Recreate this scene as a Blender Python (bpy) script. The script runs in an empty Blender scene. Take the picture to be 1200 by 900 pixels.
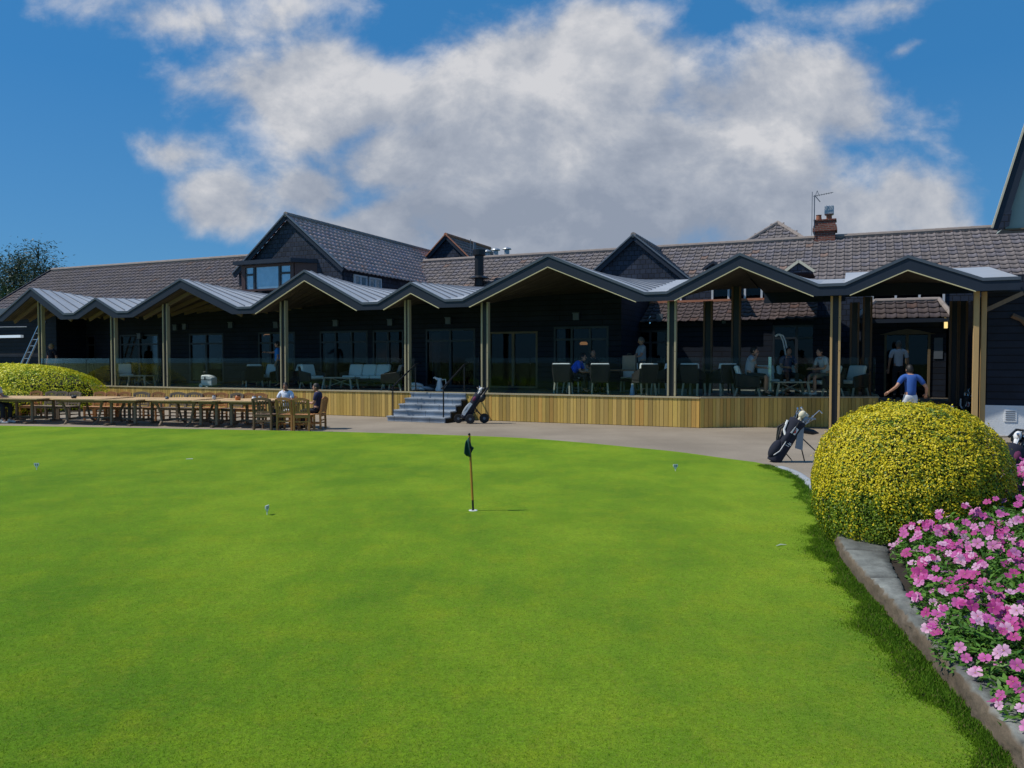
import bpy, bmesh, math, random
import numpy as np
from mathutils import Vector, Matrix, Euler
random.seed(7); RNG = np.random.default_rng(11)
SC = bpy.context.scene
COL = SC.collection
R = math.radians
# ------------------------------------------------------------------ survey frame
CAM_H = 1.86; FPX = 900.0; PITCH = math.atan(28 / 900.0); FA = R(23.7)
def ray(px, py):
    x = (px - 600) / FPX; y = -(py - 450) / FPX
    return Vector((x, math.cos(PITCH) + y * math.sin(PITCH), -math.sin(PITCH) + y * math.cos(PITCH)))
def onz(px, py, z=0.0):
    d = ray(px, py); t = (z - CAM_H) / d.z
    return Vector((0, 0, CAM_H)) + d * t
def atd(px, Y, z=0.0):            # point at depth Y under image column px
    return Vector(((px - 600) / FPX * Y * 1.0, Y, z))
FO = Vector((5.1367, 20.9662, 0.0))
ES = Vector((math.cos(FA), -math.sin(FA), 0)); EN = Vector((math.sin(FA), math.cos(FA), 0))
def F(s, n, z=0.0): return FO + ES * s + EN * n + Vector((0, 0, z))
def onf(px, py, n):
    d = ray(px, py); C = Vector((0, 0, CAM_H))
    t = ((FO - C).dot(EN) + n) / d.dot(EN); P = C + d * t
    return (P - FO).dot(ES), P.z
def todeck(px, py, z=0.83):
    P = onz(px, py, z) - FO
    return P.dot(ES), P.dot(EN)
DECK = 0.83
# ------------------------------------------------------------------ object helpers
def tag(o, label=None, cat=None, group=None, kind=None):
    if label: o['label'] = label
    if cat: o['category'] = cat
    if group: o['group'] = group
    if kind: o['kind'] = kind
    return o
def empty(name, loc=(0, 0, 0), rz=0.0, label=None, cat=None, group=None):
    o = bpy.data.objects.new(name, None); COL.objects.link(o)
    o.empty_display_size = 0.2
    o.location = loc; o.rotation_euler = (0, 0, rz)
    return tag(o, label, cat, group)
def facade_empty(name, label, cat, s=0, n=0, z=0, group=None):
    return empty(name, F(s, n, z), -FA, label, cat, group)
def copy_tree(o, parent=None):
    c = o.copy(); COL.objects.link(c); c.parent = parent
    for ch in list(o.children): copy_tree(ch, c)
    return c
class MB:
    def __init__(self): self.v = []; self.f = []; self.m = []; self.c = []; self.col = (1, 1, 1); self.mi = 0; self.M = None
    def add(self, vs, fs):
        b = len(self.v)
        if self.M is not None: vs = [self.M @ Vector(p) for p in vs]
        self.v += [tuple(p) for p in vs]
        for f in fs:
            self.f.append(tuple(i + b for i in f)); self.m.append(self.mi); self.c.append(self.col)
    def box(self, x0, x1, y0, y1, z0, z1):
        if x0 > x1: x0, x1 = x1, x0
        if y0 > y1: y0, y1 = y1, y0
        if z0 > z1: z0, z1 = z1, z0
        self.add([(x0, y0, z0), (x1, y0, z0), (x1, y1, z0), (x0, y1, z0), (x0, y0, z1), (x1, y0, z1), (x1, y1, z1), (x0, y1, z1)],
                 [(0, 3, 2, 1), (4, 5, 6, 7), (0, 1, 5, 4), (1, 2, 6, 5), (2, 3, 7, 6), (3, 0, 4, 7)])
    def bar(self, a, b, w, h, up=(0, 0, 1)):
        a = Vector(a); b = Vector(b); d = (b - a); L = d.length
        if L < 1e-6: return
        d.normalize(); u = Vector(up)
        if abs(d.dot(u)) > .98: u = Vector((0, 1, 0))
        x = d.cross(u).normalized(); z = x.cross(d)
        P = []
        for q in (a, b):
            for sx, sz in ((-1, -1), (1, -1), (1, 1), (-1, 1)): P.append(q + x * (sx * w / 2) + z * (sz * h / 2))
        self.add(P, [(0, 1, 2, 3), (7, 6, 5, 4), (0, 4, 5, 1), (1, 5, 6, 2), (2, 6, 7, 3), (3, 7, 4, 0)])
    def tube(self, pts, r, seg=8, caps=True):
        pts = [Vector(p) for p in pts]; n = len(pts)
        rs = [r] * n if not hasattr(r, '__len__') else list(r)
        P = []; fs = []; prev = None
        for i, p in enumerate(pts):
            d = (pts[min(i + 1, n - 1)] - pts[max(i - 1, 0)])
            if d.length < 1e-9: d = Vector((0, 0, 1))
            d.normalize()
            if prev is None:
                u = Vector((0, 0, 1)) if abs(d.z) < .9 else Vector((1, 0, 0))
                x = d.cross(u).normalized()
            else:
                x = (prev - d * prev.dot(d))
                x = x.normalized() if x.length > 1e-6 else d.orthogonal().normalized()
            prev = x; y = d.cross(x)
            for k in range(seg):
                a = 2 * math.pi * k / seg
                P.append(p + (x * math.cos(a) + y * math.sin(a)) * rs[i])
        for i in range(n - 1):
            for k in range(seg):
                k2 = (k + 1) % seg
                fs.append((i * seg + k, i * seg + k2, (i + 1) * seg + k2, (i + 1) * seg + k))
        if caps:
            fs.append(tuple(range(seg - 1, -1, -1))); fs.append(tuple((n - 1) * seg + k for k in range(seg)))
        self.add(P, fs)
    def lathe(self, prof, seg=16, c=(0, 0, 0)):
        P = []; fs = []; n = len(prof)
        for (r, z) in prof:
            for k in range(seg):
                a = 2 * math.pi * k / seg
                P.append((c[0] + r * math.cos(a), c[1] + r * math.sin(a), c[2] + z))
        for i in range(n - 1):
            for k in range(seg):
                k2 = (k + 1) % seg
                fs.append((i * seg + k, i * seg + k2, (i + 1) * seg + k2, (i + 1) * seg + k))
        fs.append(tuple(range(seg - 1, -1, -1))); fs.append(tuple((n - 1) * seg + k for k in range(seg)))
        self.add(P, fs)
    def prism(self, poly, y0, y1):       # polygon in (x,z), extruded along y
        n = len(poly)
        P = [(x, y0, z) for x, z in poly] + [(x, y1, z) for x, z in poly]
        fs = [tuple(range(n)), tuple(range(2 * n - 1, n - 1, -1))]
        for i in range(n):
            j = (i + 1) % n; fs.append((i, i + n, j + n, j))
        self.add(P, fs)
    def slab(self, poly, z0, z1):        # polygon in (x,y), extruded along z
        n = len(poly)
        P = [(x, y, z0) for x, y in poly] + [(x, y, z1) for x, y in poly]
        fs = [tuple(range(n - 1, -1, -1)), tuple(range(n, 2 * n))]
        for i in range(n):
            j = (i + 1) % n; fs.append((i, j, j + n, i + n))
        self.add(P, fs)
    def ell(self, c, r, seg=12, rings=8, Mx=None):
        P = []; fs = []
        for i in range(rings + 1):
            t = math.pi * i / rings
            for k in range(seg):
                a = 2 * math.pi * k / seg
                p = Vector((r[0] * math.sin(t) * math.cos(a), r[1] * math.sin(t) * math.sin(a), r[2] * math.cos(t)))
                if Mx is not None: p = Mx @ p
                P.append(Vector(c) + p)
        for i in range(rings):
            for k in range(seg):
                k2 = (k + 1) % seg
                fs.append((i * seg + k, (i + 1) * seg + k, (i + 1) * seg + k2, i * seg + k2))
        self.add(P, fs)
    def build(self, name, mats, parent=None, smooth=False, bevel=0.0, fixn=True, loc=None, rz=0.0):
        me = bpy.data.meshes.new(name)
        me.from_pydata(self.v, [], self.f)
        if not isinstance(mats, (list, tuple)): mats = [mats]
        for m in mats: me.materials.append(m)
        if len(mats) > 1: me.polygons.foreach_set('material_index', self.m)
        if any(c != (1, 1, 1) for c in self.c):
            at = me.color_attributes.new('Col', 'FLOAT_COLOR', 'CORNER')
            arr = []
            for p, c in zip(me.polygons, self.c): arr += [c[0], c[1], c[2], 1.0] * p.loop_total
            at.data.foreach_set('color', arr)
        if fixn:
            bm = bmesh.new(); bm.from_mesh(me); bmesh.ops.recalc_face_normals(bm, faces=bm.faces); bm.to_mesh(me); bm.free()
        if smooth: me.polygons.foreach_set('use_smooth', [True] * len(me.polygons))
        me.update()
        o = bpy.data.objects.new(name, me); COL.objects.link(o); o.parent = parent
        if loc is not None: o.location = loc; o.rotation_euler = (0, 0, rz)
        if bevel > 0:
            b = o.modifiers.new('edge', 'BEVEL'); b.width = bevel; b.segments = 1; b.limit_method = 'ANGLE'; b.angle_limit = R(40)
        return o
def np_mesh(name, V, Fq, mats, cols=None, parent=None, smooth=False, nper=4):
    me = bpy.data.meshes.new(name)
    nv = len(V); nf = len(Fq)
    me.vertices.add(nv); me.vertices.foreach_set('co', V.astype(np.float32).ravel())
    me.loops.add(nf * nper); me.polygons.add(nf)
    me.loops.foreach_set('vertex_index', Fq.astype(np.int32).ravel())
    me.polygons.foreach_set('loop_start', np.arange(0, nf * nper, nper, dtype=np.int32))
    me.polygons.foreach_set('loop_total', np.full(nf, nper, dtype=np.int32))
    for m in (mats if isinstance(mats, (list, tuple)) else [mats]): me.materials.append(m)
    if cols is not None:
        at = me.color_attributes.new('Col', 'FLOAT_COLOR', 'POINT')
        c4 = np.concatenate([cols, np.ones((nv, 1))], 1).astype(np.float32)
        at.data.foreach_set('color', c4.ravel())
    if smooth: me.polygons.foreach_set('use_smooth', np.ones(nf, dtype=bool))
    me.update(calc_edges=True); me.validate()
    o = bpy.data.objects.new(name, me); COL.objects.link(o); o.parent = parent
    return o
# ------------------------------------------------------------------ material helpers
class NT:
    def __init__(self, tree): self.t = tree; self.t.nodes.clear()
    def n(self, typ, **kw):
        nd = self.t.nodes.new(typ)
        for k, v in kw.items(): setattr(nd, k, v)
        return nd
    def put(self, sock, val):
        if isinstance(val, bpy.types.NodeSocket): self.t.links.new(val, sock)
        elif val is not None: sock.default_value = val
    def m(self, op, a, b=None, c=None, clamp=False):
        nd = self.n('ShaderNodeMath', operation=op); nd.use_clamp = clamp
        self.put(nd.inputs[0], a)
        if b is not None: self.put(nd.inputs[1], b)
        if c is not None: self.put(nd.inputs[2], c)
        return nd.outputs[0]
    def noise(self, vec, scale, detail=4, rough=.55, dist=0.0):
        nd = self.n('ShaderNodeTexNoise'); self.put(nd.inputs['Vector'], vec)
        nd.inputs['Scale'].default_value = scale; nd.inputs['Detail'].default_value = detail
        nd.inputs['Roughness'].default_value = rough; nd.inputs['Distortion'].default_value = dist
        return nd.outputs['Fac']
    def ramp(self, fac, stops):
        nd = self.n('ShaderNodeValToRGB'); el = nd.color_ramp.elements
        while len(el) < len(stops): el.new(0.5)
        for e, (p, c) in zip(el, stops):
            e.position = p; e.color = (c[0], c[1], c[2], 1) if hasattr(c, '__len__') else (c, c, c, 1)
        self.put(nd.inputs[0], fac); return nd.outputs[0]
    def mix(self, fac, a, b, mode='MIX'):
        nd = self.n('ShaderNodeMix', data_type='RGBA', blend_type=mode)
        self.put(nd.inputs[0], fac)
        for s, v in ((nd.inputs[6], a), (nd.inputs[7], b)):
            if isinstance(v, bpy.types.NodeSocket): self.t.links.new(v, s)
            else: s.default_value = (v[0], v[1], v[2], 1)
        return nd.outputs[2]
    def bump(self, h, strength=.3, dist=.02):
        nd = self.n('ShaderNodeBump'); nd.inputs['Strength'].default_value = strength; nd.inputs['Distance'].default_value = dist
        self.put(nd.inputs['Height'], h); return nd.outputs[0]
    def mapping(self, vec, scale=(1, 1, 1), rot=(0, 0, 0)):
        nd = self.n('ShaderNodeMapping'); self.put(nd.inputs['Vector'], vec)
        nd.inputs['Scale'].default_value = scale; nd.inputs['Rotation'].default_value = rot
        return nd.outputs[0]
def newmat(name):
    m = bpy.data.materials.new(name); m.use_nodes = True
    nt = NT(m.node_tree)
    out = nt.n('ShaderNodeOutputMaterial'); b = nt.n('ShaderNodeBsdfPrincipled')
    m.node_tree.links.new(b.outputs[0], out.inputs[0])
    tc = nt.n('ShaderNodeTexCoord')
    return m, nt, b, tc, out
def pmat(name, col, rough=.6, metal=0.0, var=.15, scale=6.0, bump=0.0, bscale=40.0, attr=False, stretch=(1, 1, 1), spec=.5, tint=None):
    """plain material with soft two-scale colour wear; attr multiplies the mesh's own colour attribute"""
    m, nt, b, tc, out = newmat(name)
    v = nt.mapping(tc.outputs['Object'], stretch)
    f = nt.noise(v, scale, 5, .6); f2 = nt.noise(v, scale * 7, 3, .6)
    k = nt.m('ADD', nt.m('MULTIPLY', nt.m('SUBTRACT', f, .5), var * 2.4), nt.m('MULTIPLY', nt.m('SUBTRACT', f2, .5), var * 1.2))
    k = nt.m('ADD', k, 1.0)
    comb = nt.n('ShaderNodeCombineXYZ')
    for i in range(3): nt.put(comb.inputs[i], k)
    c = nt.mix(1.0, col, comb.outputs[0], 'MULTIPLY')
    if tint: c = nt.mix(nt.m('MULTIPLY', f, .8), c, tint)
    if attr:
        a = nt.n('ShaderNodeVertexColor', layer_name='Col')
        c = nt.mix(1.0, c, a.outputs[0], 'MULTIPLY')
    nt.put(b.inputs['Base Color'], c)
    b.inputs['Roughness'].default_value = rough; b.inputs['Metallic'].default_value = metal
    b.inputs['Specular IOR Level'].default_value = spec
    if bump > 0: nt.put(b.inputs['Normal'], nt.bump(nt.noise(v, bscale, 4, .6), bump, .01))
    return m
MT = {}
def brickmat(name, c1, c2, mortar, w, h, off=.5, mort=.012, rough=.7, bumps=.6, vert=True):
    m, nt, b, tc, out = newmat(name)
    if vert:
        sx = nt.n('ShaderNodeSeparateXYZ'); nt.put(sx.inputs[0], tc.outputs['Object'])
        cb = nt.n('ShaderNodeCombineXYZ'); nt.put(cb.inputs[0], nt.m('ADD', sx.outputs[0], sx.outputs[1])); nt.put(cb.inputs[1], sx.outputs[2])
        v = cb.outputs[0]
    else: v = tc.outputs['Object']
    br = nt.n('ShaderNodeTexBrick'); br.offset = off
    nt.put(br.inputs['Vector'], v)
    br.inputs['Color1'].default_value = (*c1, 1); br.inputs['Color2'].default_value = (*c2, 1); br.inputs['Mortar'].default_value = (*mortar, 1)
    br.inputs['Scale'].default_value = 1; br.inputs['Mortar Size'].default_value = mort; br.inputs['Brick Width'].default_value = w; br.inputs['Row Height'].default_value = h
    br.inputs['Bias'].default_value = 0.0
    f = nt.noise(tc.outputs['Object'], 1.3, 5, .65)
    c = nt.mix(1.0, br.outputs[0], nt.ramp(f, [(.3, .65), (.7, 1.3)]), 'MULTIPLY')
    nt.put(b.inputs['Base Color'], c); b.inputs['Roughness'].default_value = rough; b.inputs['Specular IOR Level'].default_value = .25
    hgt = nt.m('ADD', nt.m('SUBTRACT', 1.0, br.outputs['Fac']), nt.m('MULTIPLY', nt.noise(tc.outputs['Object'], 25, 3), .35))
    nt.put(b.inputs['Normal'], nt.bump(hgt, bumps, .015))
    return m
MT['slate'] = brickmat('slate_shingles', (.018, .025, .045), (.032, .043, .07), (.007, .009, .014), .23, .19, rough=.6, mort=.012)
MT['weatherboard'] = brickmat('black_weatherboard', (.009, .014, .026), (.013, .019, .033), (.003, .004, .008), 3.1, .18, rough=.65, mort=.014)
MT['brick'] = brickmat('red_brick', (.16, .045, .035), (.22, .07, .05), (.2, .17, .15), .22, .075, rough=.85)
MT['step'] = brickmat('grey_paver', (.27, .31, .36), (.33, .37, .42), (.12, .13, .15), .62, 9.0, rough=.75, mort=.008)
MT['tile'] = pmat('concrete_tile', (.235, .208, .204), .85, var=.22, scale=2.2, bump=.25, bscale=60, attr=True)
MT['ridge'] = pmat('ridge_mortar', (.26, .22, .20), .85, var=.25, scale=4, bump=.2)
MT['metal'] = pmat('zinc_roof', (.41, .43, .46), .48, .12, var=.12, scale=1.2)
MT['seam'] = pmat('zinc_seam', (.20, .22, .26), .5, .2, var=.05)
MT['fascia'] = pmat('dark_fascia', (.018, .027, .046), .55, var=.18, scale=2, spec=.3, stretch=(1, 1, .3))
MT['flash'] = pmat('lead_flashing', (.13, .155, .19), .5, .3, var=.12)
MT['trim'] = pmat('fascia_trim_metal', (.085, .105, .135), .5, .2, var=.1)
MT['strip'] = pmat('cream_edge_strip', (.75, .70, .45), .5, var=.03)
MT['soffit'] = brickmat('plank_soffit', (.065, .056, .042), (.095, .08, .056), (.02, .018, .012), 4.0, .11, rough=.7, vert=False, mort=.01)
MT['clad'] = pmat('larch_cladding', (.56, .375, .095), .7, var=.10, scale=8, bump=.25, bscale=30, attr=True, stretch=(3, 3, .8))
MT['cap'] = pmat('timber_capping', (.42, .36, .22), .7, var=.12, scale=3)
MT['deck'] = brickmat('deck_boards', (.15, .16, .15), (.19, .20, .18), (.03, .03, .03), 3.6, .14, rough=.7, vert=False)
MT['post'] = pmat('larch_post', (.36, .325, .20), .7, var=.16, scale=3, bump=.15, stretch=(4, 4, .4))
MT['postwarm'] = pmat('larch_post_warm', (.47, .31, .13), .7, var=.16, scale=3, bump=.15, stretch=(4, 4, .4))
MT['rafter'] = pmat('rafter_timber', (.15, .11, .06), .7, var=.2, scale=3, stretch=(1, 4, 4))
MT['black'] = pmat('black_powdercoat', (.012, .014, .018), .45, .2, var=.1)
MT['rubber'] = pmat('black_rubber', (.018, .018, .02), .8, var=.15)
MT['chrome'] = pmat('polished_steel', (.62, .63, .65), .25, .95, var=.05)
MT['white'] = pmat('white_paint', (.76, .78, .80), .55, var=.06, scale=3)
MT['render'] = pmat('white_render_plinth', (.66, .70, .74), .85, var=.10, scale=3, bump=.6, bscale=35)
MT['upvc'] = pmat('white_window_frame', (.52, .55, .59), .4, var=.03)
MT['frame'] = pmat('dark_window_frame', (.016, .02, .028), .4, var=.08)
MT['brownframe'] = pmat('brown_window_frame', (.055, .026, .024), .5, var=.12)
MT['oakframe'] = pmat('oak_door_frame', (.16, .12, .065), .6, var=.15, scale=4)
MT['teak'] = pmat('teak_new', (.42, .185, .062), .6, var=.2, scale=5, stretch=(4, 4, .7), bump=.1)
MT['teakgrey'] = pmat('teak_weathered', (.20, .150, .105), .75, var=.2, scale=5, stretch=(4, 4, .7), bump=.1)
MT['teakdark'] = pmat('teak_dark', (.13, .075, .042), .7, var=.2, scale=5, stretch=(4, 4, .7))
MT['teaktop'] = pmat('teak_table_top', (.64, .42, .22), .6, var=.12, scale=3, stretch=(.6, 6, 1), attr=True)
MT['wicker'] = brickmat('grey_wicker', (.10, .11, .115), (.15, .16, .165), (.03, .03, .033), .03, .022, rough=.7)
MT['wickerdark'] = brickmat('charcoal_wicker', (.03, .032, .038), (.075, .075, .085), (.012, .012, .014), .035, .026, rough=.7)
MT['cushion'] = pmat('pale_cushion', (.72, .79, .76), .9, var=.06, scale=4, bump=.1)
MT['cushwhite'] = pmat('white_cushion', (.72, .74, .75), .9, var=.05, scale=4)
MT['patt'] = pmat('patterned_cushion', (.20, .19, .21), .9, var=.9, scale=9)
MT['legwood'] = pmat('pale_leg_wood', (.36, .36, .30), .7, var=.1)
MT['curtain'] = pmat('pale_curtain', (.34, .38, .42), .9, var=.08, scale=2, stretch=(20, 20, .2))
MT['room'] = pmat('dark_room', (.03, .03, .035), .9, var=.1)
MT['soil'] = pmat('dark_soil', (.03, .022, .016), .95, var=.4, scale=6, bump=.6)
MT['kerb'] = pmat('weathered_concrete_kerb', (.20, .205, .20), .95, var=.55, scale=6, bump=.8, bscale=30, attr=True)
MT['kerbpale'] = pmat('pale_granite_edging', (.36, .38, .40), .9, var=.15, scale=5, bump=.3)
MT['bark'] = pmat('tree_bark', (.05, .042, .036), .9, var=.3, scale=4, bump=.4)
MT['hair'] = pmat('dark_hair', (.012, .010, .009), .6, var=.2)
MT['hairgrey'] = pmat('grey_hair', (.16, .15, .14), .7, var=.2)
MT['hairfair'] = pmat('fair_hair', (.36, .25, .14), .6, var=.2)
MT['skin'] = pmat('skin_tone', (.46, .25, .17), .55, var=.06)
MT['skinb'] = pmat('skin_tone_brown', (.26, .135, .085), .55, var=.06)
MT['eye'] = pmat('eye_dark', (.01, .008, .008), .3)
MT['lip'] = pmat('lip', (.24, .09, .075), .5)
def cloth(name, c): MT[name] = pmat(name, c, .9, var=.10, scale=7, bump=.15, bscale=60); return MT[name]
cloth('polo_white', (.66, .72, .84)); cloth('polo_navy', (.022, .024, .075)); cloth('navy_trousers', (.012, .014, .026))
cloth('polo_blue', (.03, .10, .36)); cloth('chino_white', (.66, .69, .72)); cloth('tee_blue', (.045, .26, .70)); cloth('polo_bright', (.01, .11, .72))
cloth('tee_grey', (.36, .40, .46)); cloth('khaki', (.22, .19, .14)); cloth('charcoal_cloth', (.03, .032, .036)); cloth('tee_pale', (.55, .58, .58)); cloth('denim', (.05, .08, .15))
cloth('shoe_white', (.74, .75, .75)); cloth('shoe_dark', (.02, .018, .017)); cloth('top_mint', (.30, .42, .40))
cloth('bag_navy', (.010, .013, .028)); cloth('bag_white', (.72, .72, .72)); cloth('bag_red', (.5, .05, .05)); cloth('cover_cream', (.68, .62, .46)); cloth('bag_grey', (.25, .28, .32))
cloth('flag_green', (.008, .06, .055)); cloth('bag_purple', (.12, .02, .07))
MT['polewood'] = pmat('orange_flagpole', (.46, .20, .03), .45, var=.05)
MT['amber'] = pmat('amber_jar', (.48, .15, .04), .3, var=.1)
MT['glassy'] = pmat('clear_tumbler', (.5, .5, .5), .15, var=.02)
MT['paper'] = pmat('kraft_paper', (.28, .21, .15), .85, var=.1)
MT['bluebottle'] = pmat('pale_blue_bottle', (.22, .36, .62), .3, var=.05)
MT['terracotta'] = pmat('terracotta', (.30, .12, .07), .85, var=.2)
MT['cowl'] = pmat('galvanised_cowl', (.40, .43, .46), .5, .6, var=.12)
MT['orangetile'] = pmat('orange_verge_tile', (.40, .16, .09), .8, var=.2)
MT['gablepanel'] = pmat('pale_green_panel', (.34, .41, .38), .6, var=.06)
MT['cream'] = pmat('cream_bargeboard', (.52, .49, .38), .6, var=.1)
def emis(name, c, s):
    m, nt, b, tc, out = newmat(name)
    b.inputs['Base Color'].default_value = (*c, 1); b.inputs['Emission Color'].default_value = (*c, 1); b.inputs['Emission Strength'].default_value = s
    return m
MT['lampwarm'] = emis('lit_wall_lamp', (1.0, .74, .30), 1.1)
MT['lamporange'] = emis('lit_pendant', (1.0, .42, .14), .8)
MT['tubelight'] = emis('lit_tube', (.72, .80, .9), .22)
MT['striplight'] = emis('lit_edge_strip', (.56, .51, .30), .05)
def glassmat(name, tint, ior=1.45):
    m, nt, b, tc, out = newmat(name)
    m.node_tree.nodes.remove(b)
    tr = nt.n('ShaderNodeBsdfTransparent'); tr.inputs[0].default_value = (*tint, 1)
    gl = nt.n('ShaderNodeBsdfGlossy'); gl.inputs['Roughness'].default_value = .015
    fr = nt.n('ShaderNodeFresnel'); fr.inputs[0].default_value = ior
    mx = nt.n('ShaderNodeMixShader')
    nt.put(mx.inputs[0], fr.outputs[0]); nt.put(mx.inputs[1], tr.outputs[0]); nt.put(mx.inputs[2], gl.outputs[0]); nt.put(out.inputs[0], mx.outputs[0])
    return m
MT['balglass'] = glassmat('balustrade_glass', (.93, .97, .95), 1.22)
MT['winglass'] = glassmat('window_glass', (.46, .51, .56), 1.33)
MT['skyglass'] = pmat('reflective_window', (.30, .42, .50), .08, .55, var=.25, scale=.9)
def leafmat(name, rough=.5, trans=.25, spec=.35):
    m, nt, b, tc, out = newmat(name)
    a = nt.n('ShaderNodeVertexColor', layer_name='Col')
    nt.put(b.inputs['Base Color'], a.outputs[0]); b.inputs['Roughness'].default_value = rough; b.inputs['Specular IOR Level'].default_value = spec
    t = nt.n('ShaderNodeBsdfTranslucent'); nt.put(t.inputs[0], a.outputs[0])
    mx = nt.n('ShaderNodeMixShader'); mx.inputs[0].default_value = trans
    nt.put(mx.inputs[1], b.outputs[0]); nt.put(mx.inputs[2], t.outputs[0]); nt.put(out.inputs[0], mx.outputs[0])
    return m
MT['bushleaf'] = leafmat('bush_leaf', .5, .12); MT['leaf'] = leafmat('leaf_surface'); MT['petal'] = leafmat('petal_surface', .6, .3); MT['blade'] = leafmat('grass_blade', .8, .3, .08)
MT['bushcore'] = pmat('bush_twigs', (.022, .024, .010), .9, var=.3)
def groundmats():
    m, nt, b, tc, out = newmat('mown_turf')
    o = tc.outputs['Object']
    big = nt.noise(nt.mapping(o, (.5, .35, 1)), 1.0, 5, .65); mid = nt.noise(o, 2.2, 6, .7); fine = nt.noise(o, 42, 4, .8); tiny = nt.noise(o, 190, 3, .75)
    warm = nt.noise(nt.mapping(o, (.9, .45, 1)), .7, 6, .72); spot = nt.noise(o, 9.0, 5, .7)
    c = nt.ramp(big, [(.38, (.092, .212, .006)), (.5, (.142, .272, .007)), (.62, (.205, .332, .012))])
    c = nt.mix(nt.ramp(mid, [(.47, 0.0), (.66, .6)]), c, (.225, .305, .006))
    c = nt.mix(nt.ramp(warm, [(.50, 0.0), (.66, .5)]), c, (.072, .195, .003))
    c = nt.mix(nt.ramp(spot, [(.52, 0.0), (.68, .4)]), c, (.225, .265, .022))
    c = nt.mix(nt.ramp(nt.noise(o, 16, 4, .7), [(.53, 0.0), (.68, .4)]), c, (.060, .165, .003))
    g = nt.m('ADD', nt.m('MULTIPLY', nt.m('SUBTRACT', fine, .5), 1.5), nt.m('MULTIPLY', nt.m('SUBTRACT', tiny, .5), 2.2))
    g = nt.m('ADD', g, 1.0)
    cb = nt.n('ShaderNodeCombineXYZ')
    for i in range(3): nt.put(cb.inputs[i], g)
    c = nt.mix(1.0, c, cb.outputs[0], 'MULTIPLY')
    nt.put(b.inputs['Base Color'], c); b.inputs['Roughness'].default_value = .9; b.inputs['Specular IOR Level'].default_value = .05; b.inputs['Sheen Weight'].default_value = .26; b.inputs['Sheen Roughness'].default_value = .45; b.inputs['Sheen Tint'].default_value = (.75, .85, .25, 1)
    nt.put(b.inputs['Normal'], nt.bump(nt.m('ADD', nt.m('MULTIPLY', tiny, .6), fine), .9, .014))
    MT['turf'] = m
    m, nt, b, tc, out = newmat('resin_gravel')
    o = tc.outputs['Object']
    a = nt.noise(o, .45, 5, .6); s = nt.noise(o, 90, 3, .7)
    c = nt.ramp(a, [(.35, (.195, .160, .118)), (.65, (.32, .268, .205))])
    c = nt.mix(nt.ramp(nt.noise(nt.mapping(o, (.25, 2.2, 1), (0, 0, -.2)), 1.2, 6, .7), [(.5, 0.0), (.7, .45)]), c, (.15, .122, .092))
    c = nt.mix(nt.ramp(s, [(.35, .0), (.65, .6)]), c, (.38, .32, .25))
    c = nt.mix(nt.ramp(nt.noise(o, 140, 2, .6), [(.55, 0.0), (.7, .6)]), c, (.10, .08, .06))
    nt.put(b.inputs['Base Color'], c); b.inputs['Roughness'].default_value = .9
    nt.put(b.inputs['Normal'], nt.bump(s, .4, .01))
    MT['paving'] = m
    m, nt, b, tc, out = newmat('rough_grass')
    o = tc.outputs['Object']
    c = nt.ramp(nt.noise(o, .3, 6, .7), [(.3, (.04, .085, .015)), (.7, (.075, .13, .02))])
    nt.put(b.inputs['Base Color'], c); b.inputs['Roughness'].default_value = .9
    MT['rough'] = m
groundmats()
# ------------------------------------------------------------------ ground, paving, green
def catmull(P, n=8):
    P = [Vector((p[0], p[1])) for p in P]; out = []
    for i in range(len(P) - 1):
        p0 = P[max(i - 1, 0)]; p1 = P[i]; p2 = P[i + 1]; p3 = P[min(i + 2, len(P) - 1)]
        for k in range(n):
            t = k / n
            out.append(.5 * ((2 * p1) + (p2 - p0) * t + (2 * p0 - 5 * p1 + 4 * p2 - p3) * t * t + (3 * p1 - p0 - 3 * p2 + p3) * t ** 3))
    out.append(P[-1]); return out
def flat(name, poly, z, m):
    me = bpy.data.meshes.new(name); me.from_pydata([(p[0], p[1], z) for p in poly], [], [tuple(range(len(poly)))])
    me.materials.append(m); o = bpy.data.objects.new(name, me); COL.objects.link(o)
    if me.polygons[0].normal.z < 0: me.flip_normals()
    return o
tag(flat('ground', [(-500, -300), (500, -300), (500, 700), (-500, 700)], 0, MT['rough']), kind='structure')
tag(flat('paving', [(-45, 2), (40, 2), (40, 34), (-45, 34)], .004, MT['paving']), kind='structure')
KPX = [(1185, 897), (1110, 806), (1040, 722), (985, 655), (962, 592), (932, 558), (903, 546)]
kpts = [Vector((1.25, -1.0, 0)), Vector((1.9, 1.6, 0))] + [onz(*p) for p in KPX]
EDGE = catmull([(p.x, p.y) for p in kpts], 8)
farpts = [onz(*p) for p in [(885, 542), (850, 537.5), (795, 530), (740, 524.5), (670, 518), (600, 513), (490, 509), (380, 506), (200, 502.5), (0, 499)]]
FAR = catmull([(p.x, p.y) for p in farpts], 6)
green = EDGE + FAR + [Vector((-45, 29.5)), Vector((-45, -12)), Vector((1.2, -12))]
tag(flat('putting_green', green, .008, MT['turf']), kind='structure')
def edge_at(t):       # arc position along EDGE -> point, normal to the right
    acc = 0
    for i in range(len(EDGE) - 1):
        L = (EDGE[i + 1] - EDGE[i]).length
        if acc + L >= t or i == len(EDGE) - 2:
            k = (t - acc) / L; d = (EDGE[i + 1] - EDGE[i]).normalized()
            return EDGE[i] + (EDGE[i + 1] - EDGE[i]) * k, Vector((d.y, -d.x))
        acc += L
ELEN = sum((EDGE[i + 1] - EDGE[i]).length for i in range(len(EDGE) - 1))
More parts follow.
